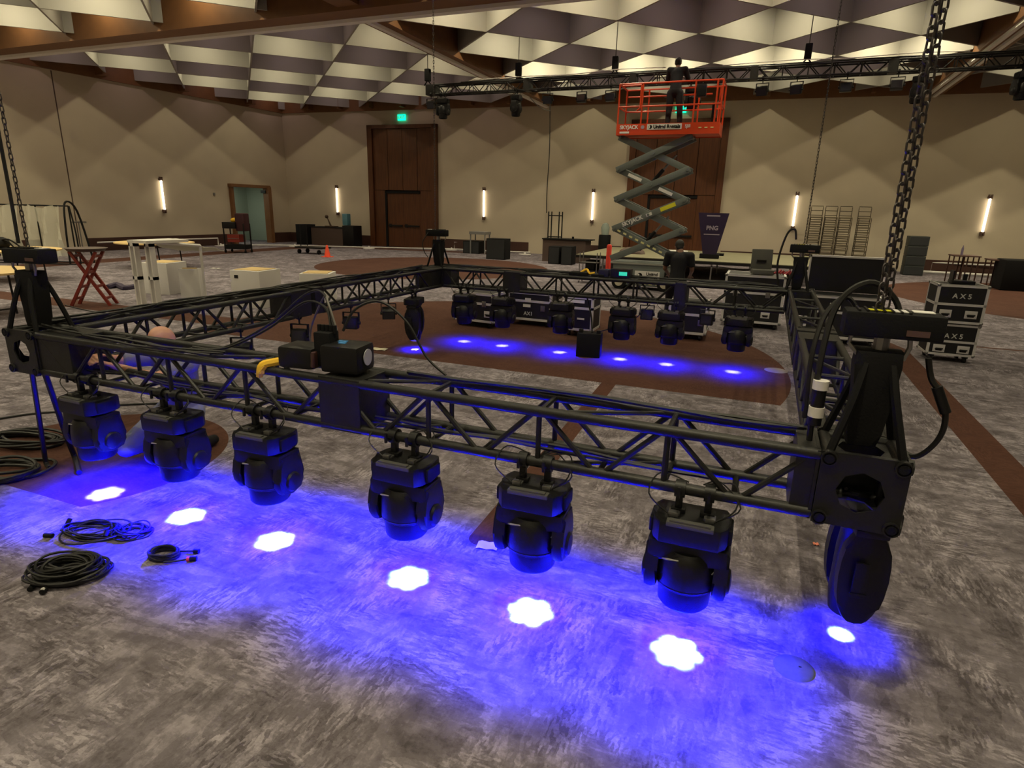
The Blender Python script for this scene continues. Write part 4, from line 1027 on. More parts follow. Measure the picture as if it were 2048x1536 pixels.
def head(mb, c, fwd, up=(0, 0, 1), s=1.0):
    c = Vector(c); f = Vector(fwd).normalized(); u = Vector(up).normalized(); u = (u-f*u.dot(f)).normalized(); r = f.cross(u)
    R = Matrix((r, f, u)).transposed()
    mb.sphere(c+u*.02*s, .098*s, 18, 14, (.80, .98, 1.06), R)
    mb.sphere(c+f*.022*s-u*.055*s, .070*s, 14, 10, (.82, .92, 1.0), R)
    mb.sphere(c+f*.050*s-u*.095*s, .030*s, 10, 8, (1.1, .9, .8), R)                    # chin
    mb.tube(c+f*.078*s+u*.012*s, c+f*.104*s-u*.028*s, .008*s, .013*s, n=8); mb.sphere(c+f*.100*s-u*.030*s, .0135*s, 8, 6)   # nose
    mb.sphere(c+f*.083*s-u*.062*s, .013*s, 10, 6, (1.7, .6, .5), R); mb.sphere(c+f*.081*s-u*.072*s, .013*s, 10, 6, (1.5, .6, .5), R)
    mb.sphere(c+f*.080*s+u*.022*s, .012*s, 10, 6, (3.4, .7, .6), R)                    # brow
    for k in (-1, 1):
        mb.sphere(c+r*k*.079*s-f*.004*s-u*.012*s, .026*s, 10, 8, (.35, .75, 1.15), R)
        mb.sphere(c+f*.076*s+r*k*.030*s+u*.004*s, .010*s, 8, 6)
def eyes(parent, c, fwd, up=(0, 0, 1), s=1.0):
    c = Vector(c); f = Vector(fwd).normalized(); u = Vector(up).normalized(); u = (u-f*u.dot(f)).normalized(); r = f.cross(u); e = MB()
    for k in (-1, 1): e.sphere(c+f*.0835*s+r*k*.030*s+u*.004*s, .0055*s, 8, 6)
    e.build('eyes', M_BLACK, parent)
def person(name, label, J, skin, shirt, pants, hair=None, loc=(0, 0, 0), rz=0.0, voxel=.011, sleeve=.5, shirt_m=None, curl=.6, fwd=(0, 1, 0), headup=(0, 0, 1), boot=M_BLACK2, shorts=None, palm=(0, 0, -1), w=1.0):
    """J: joint dictionary in local metres"""
    V = {k: Vector(v) for k, v in J.items()}
    b = MB()
    head(b, V['head'], fwd, headup); caps(b, V['neck'], V['head']-Vector(fwd).normalized()*.01-Vector((0, 0, .05)), .056, .050)
    caps(b, V['pelvis'], V['waist'], .130, .118); caps(b, V['waist'], V['chest'], .118, .135); caps(b, V['chest'], V['neck'], .115, .060)
    for s in ('l', 'r'):
        caps(b, V['chest'].lerp(V['neck'], .45), V['sh_'+s], .080, .058); caps(b, V['sh_'+s], V['el_'+s], .052, .040); caps(b, V['el_'+s], V['wr_'+s], .040, .026)
        hand(b, V['wr_'+s], (V['wr_'+s]-V['el_'+s]), palm, curl, 1.0, 1 if s == 'l' else -1)
        caps(b, V['pelvis'].lerp(V['hip_'+s], .6), V['hip_'+s], .105, .090); caps(b, V['hip_'+s], V['kn_'+s], .085, .058); caps(b, V['kn_'+s], V['an_'+s], .056, .038)
        caps(b, V['an_'+s], V['toe_'+s], .042, .034)
    body = fused(b, name, skin, voxel=voxel, loc=loc, rz=rz)
    eyes(body, V['head'], fwd, headup)
    t = MB()
    caps(t, V['pelvis'].lerp(V['waist'], .25), V['waist'], .145, .134); caps(t, V['waist'], V['chest'], .134, .152); caps(t, V['chest'], V['neck']-Vector((0, 0, .03)), .132, .066)
    for s in ('l', 'r'):
        caps(t, V['chest'].lerp(V['neck'], .4), V['sh_'+s], .092, .072); caps(t, V['chest'].lerp(V['sh_'+s], .35), V['waist'].lerp(V['pelvis'], .2), .10, .115)
        t.tube(V['sh_'+s], V['sh_'+s].lerp(V['el_'+s], min(sleeve, 1)), .068, .062, n=16)
        if sleeve > 1: caps(t, V['el_'+s], V['el_'+s].lerp(V['wr_'+s], .85), .056, .042)
    fused(t, 'shirt', shirt, body, .014, 4)
    q = MB(); caps(q, V['pelvis'], V['pelvis'].lerp(V['waist'], .45), .148, .136)
    for s in ('l', 'r'):
        caps(q, V['pelvis'].lerp(V['hip_'+s], .6), V['hip_'+s], .120, .106); caps(q, V['hip_'+s], V['kn_'+s], .104, .078)
        q.tube(V['kn_'+s], V['kn_'+s].lerp(V['an_'+s], .98), .076, .060, n=16)
    fused(q, 'trousers', pants, body, .014, 4)
    for s in ('l', 'r'):
        sh = MB(); caps(sh, V['an_'+s]-Vector((0, 0, .015)), V['toe_'+s], .052, .044); caps(sh, V['an_'+s], V['an_'+s].lerp(V['toe_'+s], -.35), .050, .045); fused(sh, 'shoe', boot, body, .012, 3)
    if hair:
        f = Vector(fwd).normalized(); c = V['head']; h = MB(); u = Vector(headup); u = (u-f*u.dot(f)).normalized(); r = f.cross(u); R = Matrix((r, f, u)).transposed()
        h.sphere(c+u*.034-f*.012, .101, 18, 12, (.84, .96, .98), R); h.sphere(c-f*.040-u*.02, .072, 14, 10, (.92, .7, 1.0), R); fused(h, 'hair', hair, body, .01, 3)
    tag(body, label, 'person'); return body
# worker on the lift, seen from behind, hands up at the truss
stand = dict(pelvis=(0, 0, .92), waist=(0, .01, 1.08), chest=(0, .05, 1.30), neck=(0, .07, 1.46), head=(-.01, .12, 1.56),
             sh_l=(-.19, .05, 1.40), el_l=(-.24, .22, 1.22), wr_l=(-.14, .42, 1.33), sh_r=(.19, .05, 1.40), el_r=(.26, .20, 1.20), wr_r=(.15, .40, 1.28),
             hip_l=(-.10, 0, .86), kn_l=(-.12, .03, .48), an_l=(-.13, -.01, .09), toe_l=(-.15, .15, .05), hip_r=(.10, 0, .86), kn_r=(.14, .03, .48), an_r=(.18, -.01, .09), toe_r=(.21, .15, .05))
person('person', 'person in dark clothes standing on the orange lift platform, reaching the high truss', stand, M_SKIN2, M_NAVY, M_NAVY, M_HAIR, loc=(-3.18, 14.25, zf), rz=.0, sleeve=1.5, fwd=(0, .9, -.3))
mid_ = dict(pelvis=(0, -.02, .80), waist=(0, .0, .95), chest=(0, .05, 1.16), neck=(0, .09, 1.32), head=(-.03, .15, 1.40),
            sh_l=(-.20, .05, 1.25), el_l=(-.245, .06, 1.0), wr_l=(-.20, .27, .88), sh_r=(.20, .05, 1.25), el_r=(.245, .06, 1.0), wr_r=(.20, .27, .88),
            hip_l=(-.10, -.02, .74), kn_l=(-.12, .14, .42), an_l=(-.13, 0, .08), toe_l=(-.14, .16, .045), hip_r=(.10, -.02, .74), kn_r=(.13, .14, .42), an_r=(.14, 0, .08), toe_r=(.16, .16, .045))
person('person', 'dark-haired person in a black t-shirt behind the far truss, seen from the back', mid_, M_SKIN2, M_NAVY, M_NAVY, M_HAIR, loc=(-2.05, 9.1, 0), rz=.0, sleeve=.8, fwd=(-.15, .85, -.5))
# kneeling worker: bald head over the near truss, hands on the left wash head
kn = dict(pelvis=(-4.84, .84, .40), waist=(-4.80, .80, .53), chest=(-4.74, .74, .76), neck=(-4.70, .68, .90), head=(-4.68, .61, .985),
          sh_r=(-4.55, .70, .80), el_r=(-4.56, .42, .76), wr_r=(-4.66, .19, .89), sh_l=(-4.93, .70, .81), el_l=(-4.99, .43, .84), wr_l=(-4.80, .19, .94),
          hip_r=(-4.74, .82, .36), kn_r=(-4.66, .40, .15), an_r=(-4.72, .86, .07), toe_r=(-4.74, 1.0, .05), hip_l=(-4.94, .80, .36), kn_l=(-5.0, .42, .14), an_l=(-5.02, .92, .07), toe_l=(-5.02, 1.06, .05))
person('person', 'bald person in a blue shirt kneeling behind the near truss, hands on the leftmost head', kn, M_SKIN, M_TEE, M_JEAN, None, voxel=.009, sleeve=.85, fwd=(-.12, -.75, -.65), headup=(0, -.4, 1), curl=.5, palm=(.1, .2, -1))

# ================================================================== UPPER TRUSS AT THE BACK
UT = empty('lighting_truss', (0, 15.0, 5.225)); tag(UT, 'long black truss hanging high across the room at the back', 'truss')
x = -10.65
segs = [3.0]*7
MB().bb((x-.02, -.02, -.02), (x+.27, HC+.02, HC+.02), bev=.01).build('end_block', M_TRUSS, UT)
x += .30
for k, L in enumerate(segs):
    truss_section(UT, L-.16, (x, 0, 0), 0, 5)
    MB().bb((x+L-.16, -.024, -.024), (x+L, HC+.024, HC+.024), bev=.006).build('joint_block', M_TRUSS, UT, smooth=False)
    x += L
# sagging white cloth and cables on it
bundle('cable_bundle', 'dark cables lying along the high back truss', lambda t: (t, 15.12, 5.51), 4, .014, .06, -9.5, 9.0, .6)
MB()
cl = MB().path(smooth_pts([(-9.2, 15.05, 5.56), (-7.5, 15.05, 5.58), (-6.2, 15.05, 5.56), (-4.9, 15.05, 5.62), (-3.6, 15.05, 5.60)], 5), .011, 6).build('white_sleeve', M_WHITE); tag(cl, 'pale cable sleeve lying along the left part of the high truss', 'cable')
cl = MB().path(smooth_pts([(-2.2, 15.05, 5.57), (-.6, 15.05, 5.60), (.6, 15.05, 5.57), (1.9, 15.05, 5.60), (3.0, 15.05, 5.57)], 5), .010, 6).build('white_sleeve', M_WHITE); tag(cl, 'pale cable sleeve lying along the right part of the high truss', 'cable')
ub = None
def up_head(u, v, rz, lab):
    global ub
    P = ony(u, v, 15.0)
    if ub is None:
        ub = copy_tree(proto)
        for c in kids(ub):
            if c.type == 'LIGHT': bpy.data.objects.remove(c)
        for c in kids(ub):
            for d in kids(c):
                if d.name.startswith('lens'): d.data = d.data.copy(); d.data.materials[0] = MATS['dark_glass']
        r = ub
    else: r = copy_tree(ub)
    r.location = (P.x, 15.0, 5.225); r.rotation_euler = (0, 0, rz); r.scale = (1.1, 1.1, 1.25)
    tag(r, 'black head hanging from the high back truss, '+lab, 'moving head light')
up_head(886, 210, 0, 'nearest its left end'); up_head(1032, 210, PI/2, 'seen edge-on above the left sconce'); up_head(1386, 185, .3, 'beside the worker on the lift'); up_head(1835, 180, PI/2-.3, 'behind the heavy chain'); up_head(2046, 170, .4, 'cut by the right edge of the picture')
for u, lab in ((862, 'under the left end block'), (1096, 'between the two left moving heads and the lift'), (1164, 'left of the lift rail'), (1222, 'just left of the orange guard rail'), (1524, 'first right of the lift'), (1592, 'second right of the lift'), (1691, 'third right of the lift'), (1792, 'left of the heavy chain')):
    P = ony(u, 180, 15.0); f_ = flood((P.x, 15.0, 5.225), random.uniform(-.4, .4), 'small floodlight on the high back truss, '+lab, tilt=random.uniform(-.3, .5), s=1.2); f_.scale = (1.25, 1.25, 1.35)
for u, lab in ((855, 'at the left end'), (1036, 'above the edge-on moving head'), (1228, 'left of the lift'), (1608, 'right of the lift')):
    P = ony(u, 165, 15.1); r = empty('truss_motor', (P.x, 15.12, 5.5)); tag(r, 'black chain motor on the high back truss, '+lab, 'chain hoist')
    MB().box((0, 0, .28), (.16, .14, .34), bev=.02).build('motor_body', M_BLACK2, r)
    MB().path([(-.12, 0, 0), (0, 0, .14), (.12, 0, 0)], .02).build('round_sling', M_BLACK2, r)
    MB().tube((0, 0, .45), (0, 0, 2.0), .012).build('chain', M_CHAIN, r)
cable('drop_cable', [ony(1100, 180, 21.25), ony(1100, 222, 21.25), ony(1099, 300, 21.25), ony(1094, 380, 21.25), ony(1093, 426, 21.25)], .018, M_RUB, 'thin dark cable dropping from the ceiling to the console')
cable('drop_cable', [ony(1060, 195, 15.2), ony(1080, 215, 18.), ony(1101, 222, 21.25)], .012, M_RUB, 'cable sagging from the high truss toward the wall')

# ================================================================== STAGE, CONSOLES, FURNITURE
ST0 = Vector((-6.4, 17.3)); sg = empty('stage_platform', (-6.4, 17.3, 0)); tag(sg, 'low olive-topped stage platform behind the scissor lift', 'stage')
MB().bb((0, 0, .54), (7.4, 5.2, .60)).build('deck', M_STAGE, sg, smooth=False)
MB().bb((0, -.02, .50), (7.4, .02, .58)).bb((0, 0, .50), (.03, 5.2, .58)).build('deck_frame', M_BLACK, sg, smooth=False)
for i, x in enumerate((.9, 1.8, 3.1, 4.3, 5.4, 6.6)):
    MB().tube((x, .08, 0), (x, .08, .52), .025).tube((x, 2.5, 0), (x, 2.5, .52), .025).build('stage_leg', M_STEEL, sg)
MB().path(smooth_pts([(3.3, .05, .48), (3.8, .05, .40), (4.5, .05, .44), (5.2, .05, .40), (5.8, .05, .48)], 4), .012).build('slack_cable', M_RUB, sg)
for k, (x, y, w_, lab) in enumerate(((-4.9, 19.0, 1.1, 'dark mound of cloth on the stage beside the red post'), )):
    o = MB().sphere((x, y, .60), .42, 16, 8, (1.1, .7, .55)).build('cloth_heap', M_DESK); tag(o, lab, 'cloth')
    bmesh_cut = None
o = MB().bb((-4.1, 21.0, .605), (-3.3, 21.4, .65)).build('paper_stack', M_LABEL); tag(o, 'white papers lying on the stage behind the lift', 'paper')
o = MB().bb((-2.4, 20.0, .605), (-1.95, 20.3, .68)).build('black_case', M_BLACK2); tag(o, 'flat black item on the stage left of the purple lectern', 'equipment')
# purple tapered lectern on the stage
P = ony(1418, 517, 18.6); lc = empty('lectern', (P.x, 18.6, .60), .05); tag(lc, 'tapered dark purple lectern with pale lettering standing on the stage', 'lectern')
MB().prism([(-.21, .12), (.21, .12), (.47, 1.42), (-.47, 1.42)], 'Y', -.12, .12).build('body', M_PURPLE, lc, smooth=False)
MB().bb((-.30, -.2, 0), (.30, .2, .14), bev=.01).build('plinth', M_BLACK2, lc)
text('lettering', 'PNG', .18, M_LOGO, lc, (0, -.123, .95), FACE, bold=.006)
MB().bb((-.20, -.123, 1.31), (.20, -.12, 1.35)).build('print_line', M_LOGO, lc, smooth=False); MB().bb((-.24, -.123, .74), (.24, -.12, .77)).build('print_line', M_LOGO, lc, smooth=False)
# red bollard post, small cart by the lift
P = ony(1216, 535, 15.6); o = MB().lathe([(.16, -.0), (.16, .04), (.075, .05), (.075, 1.0), (.06, 1.04), (.02, 1.05)], (P.x, 15.6, 0), 18).build('traffic_post', M_REDPL); tag(o, 'tall bright red traffic post left of the scissor lift', 'traffic post')
kt = empty('utility_cart', (P.x-.35, 14.8, 0)); tag(kt, 'small metal cart in front of the red traffic post', 'cart')
for x in (-.25, .25):
    for y in (-.18, .18): MB().tube((x, y, .08), (x, y, .85), .014).tube((x-.012, y, .04), (x+.012, y, .04), .04, n=10).build('cart_leg', M_STEEL, kt)
MB().bb((-.27, -.2, .2), (.27, .2, .22)).bb((-.27, -.2, .55), (.27, .2, .57)).build('shelf', M_BLACK, kt)
# equipment on top of far truss: lighting controller with teal screen
P = ony(1232, 548, D_IN+.1); cc_ = empty('hoist_controller', (-2.36, D_IN+.11, ZTOP+.03), .0); tag(cc_, 'black controller box with a glowing teal screen on the far truss', 'controller')
MB().bb((-.17, -.09, 0), (.10, .09, .12), bev=.01).build('body', M_BLACK, cc_); MB().bb((-.05, -.094, .035), (.06, -.09, .085)).build('screen', M_SCREEN, cc_, smooth=False)
MB().bb((-.34, -.08, 0), (-.20, .08, .10), bev=.01).build('side_unit', mat('blue_black', (.012, .012, .05), .4), cc_)
o = MB().path(smooth_pts([(-2.98, D_IN+.1, ZTOP+.06), (-2.9, D_IN+.14, ZTOP+.11), (-2.84, D_IN+.08, ZTOP+.06), (-2.78, D_IN+.12, ZTOP+.07)], 4), .016, 6).build('yellow_strap', M_YEL); tag(o, 'small yellow strap lying on the far truss', 'strap')
o = MB().bb((-3.12, D_IN, ZTOP+.03), (-2.86, D_IN+.2, ZTOP+.075), bev=.01).bb((-2.80, D_IN+.02, ZTOP+.03), (-2.62, D_IN+.18, ZTOP+.06), bev=.01).build('black_pouch', M_BLACK2); tag(o, 'flat black pouches lying on the far truss beside the yellow strap', 'pouch')
# brown console with rack frame, speakers
cs = empty('console_table', (-8.85, 20.9, 0)); tag(cs, 'brown draped console by the back wall with a tubular frame on it', 'console')
MB().bb((0, 0, 0), (1.75, .8, .86)).build('drape', M_DESK, cs, smooth=False); MB().bb((-.03, -.03, .86), (1.9, .83, .90)).build('top', M_BLACK2, cs, smooth=False)
fr_ = empty('rack_frame', (-8.75, 21.2, .90)); tag(fr_, 'dark tubular frame standing upright on the brown console', 'frame')
f1 = MB()
for x in (0, .13, .44, .57): f1.tube((x, 0, 0), (x, 0, 1.02), .025)
f1.tube((0, 0, .87), (.57, 0, .87), .02).tube((.0, 0, .06), (.57, 0, .06), .02); f1.build('tubing', M_BLACK2, fr_)
o = MB().bb((-7.75, 21.2, .90), (-7.68, 21.26, .99)).build('small_radio', M_BLACK2); tag(o, 'tiny black handset on the brown console', 'radio')
def speaker(u0, u1, vt, vb, lab, rz=0.0, dep=.6, grille=True, segs=1, name='loudspeaker', m=M_BLACK2):
    a, b_ = onz(u0, vb), onz(u1, vb); y = (a.y+b_.y)/2; a = ony(u0, vb, y); b_ = ony(u1, vb, y); zt = ony(u0, vt, y).z
    r = empty(name, ((a.x+b_.x)/2, y, 0), rz); W = b_.x-a.x; n = segs
    for k in range(n):
        z0, z1 = zt*k/n, zt*(k+1)/n-.01
        c_ = MB().bb((-W/2, 0, z0), (W/2, dep, z1), bev=.012).build('cabinet', m, r)
        MB().bb((-W/2+.03, -.008, z0+.03), (W/2-.03, .0, z1-.03)).build('grille', mat('grille_mesh', (.02, .022, .025), .8, 0, .6, 300), c_)
    return tag(r, lab, 'speaker')
speaker(972, 1009, 476, 519, 'single black speaker cabinet on the brown disc near the back wall')
speaker(926, 958, 481, 507, 'black speaker beside the silver stand at the back')
speaker(1096, 1118, 492, 528, 'left black speaker of the pair before the brown console', rz=.05)
speaker(1121, 1143, 492, 530, 'right black speaker of the pair before the brown console', rz=.05)
speaker(1170, 1190, 520, 541, 'small dark speaker under the stage corner')
sp_ = speaker(1805, 1845, 471, 551, 'tall stack of dark grey road trunks against the right back wall', segs=4, name='trunk_stack', m=mat('dark_grey_shell', (.028, .033, .032), .6)); sp_['category'] = 'trunk'
P = ony(1208, 500, 24.2); wbn = MB().lathe([(.24, 0), (.26, .05), (.26, .95), (.24, 1.0)], (P.x, 24.2, 0), 20).build('waste_bin', M_BLACK2); tag(wbn, 'dark round waste bin by the back wall right of the console', 'bin')
o = MB().lathe([(.15, 0), (.19, .3), (.13, .45), (.05, .5)], (P.x, 24.2, 1.0), 16).build('water_jug', mat('pale_jug', (.35, .45, .42), .2, alpha=.6)); tag(o, 'pale water jug on top of the waste bin by the wall', 'jug')
# silver stand
P = onz(955, 508); sd = empty('silver_stand', (P.x, P.y, 0)); tag(sd, 'silver folding cart frame beside the black speaker at the back', 'cart')
m_ = MB()
for x in (-.35, .35):
    for y in (0, .5): m_.tube((x, y, 0), (x, y, .95), .03)
m_.bb((-.4, -.05, .85), (.4, .55, .97)).build('frame', mat('dull_aluminium', (.25, .25, .25), .4, .4), sd)
# chairs in four stacks
def make_chair():
    r = empty('stacking_chair')
    MB().bb((-.21, -.20, .42), (.21, .22, .47), bev=.008).build('seat', M_SEAT, r)
    b = MB().path([(-.20, .22, .44), (-.205, .27, .80), (-.20, .28, .86), (.20, .28, .86), (.205, .27, .80), (.20, .22, .44)], .012).build('back_frame', M_CHAIR, r)
    for s in (-1, 1):
        for y in (-.19, .21): MB().tube((s*.205, y, 0), (s*.20, y, .44), .012).build('leg', M_CHAIR, r)
    return r
c0 = make_chair(); first = True
for u, nm in ((1623, 'leftmost stack'), (1652, 'second stack from the left'), (1681, 'third stack from the left'), (1719, 'rightmost stack')):
    P = ony(u, 500, 23.9)
    for k in range(10):
        r = c0 if first else copy_tree(c0); first = False
        r.location = (P.x, 23.9+.012*k, k*.168); r.rotation_euler = (0, 0, .0)
        pos = 'at the bottom' if k == 0 else 'on top' if k == 9 else 'in the middle'
        tag(r, 'open-back chair %s of the %s by the back wall' % (pos, nm), 'chair', 'chairs %s of the %s' % (pos, nm))
o = MB().bb((.1, 22.6, .0), (1.9, 23.1, .42), bev=.02).bb((1.6, 22.6, .42), (2.0, 23.1, .46)).build('folded_black_drape', M_BLACK2); o.location = (1.6, 0, 0); tag(o, 'low dark bundle in front of the stacked chairs', 'drape')
# high tables at right
def high_table(u0, u1, lab, y=21.0, z=.92, bottle=False):
    a, b_ = ony(u0, 512, y), ony(u1, 512, y); W = b_.x-a.x; r = empty('folding_table', (a.x, y, 0)); tag(r, lab, 'table')
    MB().bb((0, 0, z-.04), (W, .7, z)).build('tabletop', M_BROWNPL, r, smooth=False)
    for x in (.03, W*.42, W*.55, W-.04): MB().bb((x-.015, .05, 0), (x+.015, .09, z-.04)).bb((x-.015, .6, 0), (x+.015, .64, z-.04)).build('leg', M_DARKWOOD, r, smooth=False)
high_table(1908, 1964, 'dark narrow table with a bottle on it at the right back wall'); high_table(1985, 2040, 'second dark narrow table at the right edge', y=20.6, z=.86)
P = ony(1924, 505, 21.3); o = MB().lathe([(.035, 0), (.035, .2), (.015, .26), (.015, .3)], (P.x, 21.3, .92), 12).build('bottle', mat('dull_bottle', (.15, .12, .2), .3)); tag(o, 'slim bottle standing on the dark narrow table', 'bottle')
o = MB().bb((6.0, 20.0, 0), (7.4, 20.9, .9), bev=.05).build('draped_table', M_BLACK2); tag(o, 'black draped table cut by the right edge of the picture', 'table')

# white pipe barrier along the walls
def pipe(name, pts, lab, r=.03):
    o = MB().path([Vector(p) for p in pts], r, 8).build(name, M_WHITE); tag(o, lab, 'pipe'); return o
def plate(x, y, lab):
    o = MB().lathe([(.28, 0), (.28, .012), (.05, .03), (.03, .12)], (x, y, 0), 20).build('base_plate', M_WHITE); tag(o, lab, 'base plate')
ps = [onz(u, v) for u, v in ((300, 497), (470, 492), (590, 493), (738, 497), (903, 500), (960, 503), (1060, 507))]
pipe('floor_pipe', [(lwp(19.2).x+.45, 19.2, .05)]+[(p.x, p.y, .05) for p in ps[1:3]], 'white pipe on the floor running past the doorway'); pipe('floor_pipe', [(p.x, p.y, .05) for p in ps[2:5]], 'white pipe on the floor crossing before the tall left doors'); pipe('floor_pipe', [(p.x, p.y, .05) for p in ps[4:]], 'white pipe on the floor behind the speakers')
plate(lwp(19.2).x+.45, 19.2, 'white round base plate at the end of the left wall rail'); plate(ps[2].x, ps[2].y, 'white round base plate beside the flat cart'); plate(ps[3].x, ps[3].y, 'white round base plate before the left jamb of the tall doors'); plate(ps[4].x, ps[4].y, 'white round base plate right of the tall left doors'); plate(ps[6].x, min(ps[6].y, 24.0), 'white round base plate near the brown console')
q0, q1 = lwp(13.8), lwp(19.2)
pipe('low_rail', [(q0.x+.25, q0.y, .34), (q1.x+.3, q1.y, .34), (q1.x+.3, q1.y, .04)], 'thin white low rail along the left wall')
a, b_ = ps[4], ps[6]; pipe('low_rail', [(a.x, a.y+.3, .05), (a.x, a.y+.3, .36), (b_.x, b_.y+.2, .36), (b_.x, b_.y+.2, .05)], 'thin white low rail along the back wall left of the console')
a, b_ = onz(1860, 546), onz(2046, 556); pipe('low_rail', [(a.x, a.y, .05), (a.x, a.y, .40), (b_.x+1, b_.y, .40)], 'thin white low rail along the right back wall'); pipe('floor_pipe', [(a.x-.6, a.y-.2, .05), (b_.x+1, b_.y-.2, .05)], 'white pipe on the floor at the right back wall', .05)

# orange cone
P = onz(655, 514); cn = MB().lathe([(.12, .02), (.035, .45), (.03, .46)], (P.x, P.y, 0), 18).build('traffic_cone', M_CONE); MB().box((P.x, P.y, .012), (.34, .34, .024)).build('foot', M_CONE, cn); tag(cn, 'small orange traffic cone on the carpet left of the tall doors', 'cone')
# flat cart
P = onz(617, 508); fc = empty('flat_cart', (P.x, P.y+.3, 0)); tag(fc, 'low flat cart with push frame standing behind the cone', 'cart')
MB().bb((-.65, -.35, .22), (.65, .35, .28)).build('deck', M_BLACK, fc, smooth=False); MB().path([(-.62, 0, .28), (-.62, 0, 1.15), (-.62, .4, 1.15), (-.62, .4, .28)], .02).build('push_bar', M_BLACK, fc)
for x in (-.5, .5):
    for y in (-.25, .25): MB().tube((x-.03, y, .09), (x+.03, y, .09), .09, n=14).build('wheel', M_BLACK2, fc)
# cart with red drawers in the doorway
P = onz(478, 505); ct = empty('service_cart', (P.x, P.y, 0), .3); tag(ct, 'cluttered service cart with red drawers and yellow cloth beside the doorway', 'cart')
for x in (-.42, .42):
    for y in (-.25, .25): MB().bb((x-.02, y-.02, .1), (x+.02, y+.02, 1.15)).build('post', M_BLACK, ct, smooth=False); MB().tube((x-.02, y, .06), (x+.02, y, .06), .06, n=12).build('caster', M_BLACK2, ct)
MB().bb((-.44, -.28, .15), (.44, .28, .32)).build('bottom_tray', M_BLACK2, ct, smooth=False); MB().bb((-.30, -.24, .42), (.20, .24, .72)).build('drawer_box', M_RED, ct, smooth=False)
MB().bb((-.28, -.25, .55), (.18, -.24, .57)).build('drawer_gap', M_STEEL, ct, smooth=False); MB().bb((-.45, -.29, .95), (.1, .29, 1.2), bev=.02).build('top_bin', M_BLACK, ct); MB().bb((.05, -.2, .85), (.44, .25, 1.55), bev=.06).build('dark_bag', mat('maroon_bag', (.05, .012, .015), .7), ct)
MB().sphere((-.05, 0, 1.27), .14, 12, 8, (1.2, 1, .7)).build('yellow_cloth', M_YEL, ct)
# dark desk group left of the doors
a = onz(660, 492); dk = empty('skirted_table', (-21.9, 22.9, 0)); tag(dk, 'dark brown skirted table against the back wall left of the tall doors', 'table')
MB().bb((0, 0, 0), (2.0, .8, .86)).build('skirt', M_DESK, dk, smooth=False); MB().bb((-.02, -.02, .86), (2.02, .82, .89)).build('top', M_BLACK2, dk, smooth=False)
o = MB().bb((-22.6, 22.6, 0), (-21.95, 23.3, .98), bev=.01).build('black_cabinet', M_BLACK2); tag(o, 'black cabinet at the left end of the skirted table', 'cabinet')
o = MB().bb((-19.85, 22.7, 0), (-19.2, 23.4, 1.0), bev=.03).build('black_bin', M_BLACK); tag(o, 'black bin beside the left jamb of the tall doors', 'bin')
o = MB().bb((-20.05, 23.0, 1.0), (-19.75, 23.3, 1.55), bev=.04).build('blue_jug', mat('pale_blue_jug', (.10, .25, .32), .3)); tag(o, 'pale blue jug standing on the black bin by the tall doors', 'jug'); 
o = MB().tube((-20.9, 23.2, .92), (-21.1, 23.2, 1.35), .05, .02).sphere((-21.13, 23.2, 1.38), .09, 12, 8).bb((-21.2, 23.1, .89), (-20.6, 23.4, .94)).build('desk_figurine', mat('dull_brown', (.06, .03, .015), .6)); tag(o, 'small brown lamp-like object on the skirted table', 'ornament')

# ---- round tables at left
def round_table(x, y, r_, z, lab):
    t = empty('round_table', (x, y, 0)); tag(t, lab, 'table')
    MB().lathe([(r_-.02, z-.035), (r_, z-.03), (r_, z), (r_-.01, z+.003), (.001, z+.003)], n=48).build('tabletop', M_WOOD, t)
    for s in (-1, 1):
        g = MB()
        for q in (-1, 1): g.tube((s*r_*.55, q*r_*.35, 0), (s*r_*.50, q*r_*.35, z-.03), .018)
        g.tube((s*r_*.55, -r_*.35, .1), (s*r_*.55, r_*.35, .1), .014); g.build('leg', M_BLACK, t)
P = onz(310, 484, .75); round_table(P.x, P.y, 1.08, .75, 'bare round plywood table behind the white display frame')
P = onz(24, 498, .75); round_table(P.x, P.y, 1.0, .75, 'bare round plywood table behind the near left hoist'); round_table(-13.2, 3.75, .9, .75, 'nearest bare round plywood table at the left edge')
tx, ty = P.x+.1, P.y-.25; tb = MB().sphere((tx, ty, .90), .16, 14, 10, (1, 1, .95)).bb((tx-.15, ty-.15, .755), (tx+.15, ty+.15, .80)).build('black_equipment_bag', M_BLACK2); tag(tb, 'round black bag with cables on the table at the left', 'bag')
MB().path(smooth_pts([(tx+.05, ty-.05, .98), (tx+.3, ty, 1.0), (tx+.45, ty+.1, .86), (tx+.5, ty+.15, .77)], 4), .02).path(smooth_pts([(tx+.05, ty-.05, .96), (tx+.2, ty+.02, .95), (tx+.3, ty+.1, .77)], 4), .02).build('strap', M_BLACK2, tb)
# red trestle
P = onz(182, 608); tr = empty('red_trestle', (-12.55, 5.35, 0), .55); tag(tr, 'red painted folding trestle with crossed ladder legs', 'trestle')
for s in (-1, 1):
    f = MB()
    for y in (-.14, .14): f.bb((0, 0, 0), (0.001, 0.001, .001)); 
    for y in (-.15, .15):
        a_, b2 = Vector((s*.33, y+s*.03, 0)), Vector((-s*.24, y+s*.03, 1.02)); d = b2-a_
        f.box((a_+b2)/2, (d.length, .045, .05), R=Matrix.Rotation(-math.atan2(d.z, d.x), 3, 'Y'))
    for t in (.14, .36, .62, .92):
        c = Vector((s*.33, 0, 0)).lerp(Vector((-s*.24, 0, 1.02)), t); f.box((c.x, s*.03, c.z), (.04, .30, .045))
    f.build('leg_frame', M_RED, tr, smooth=False)
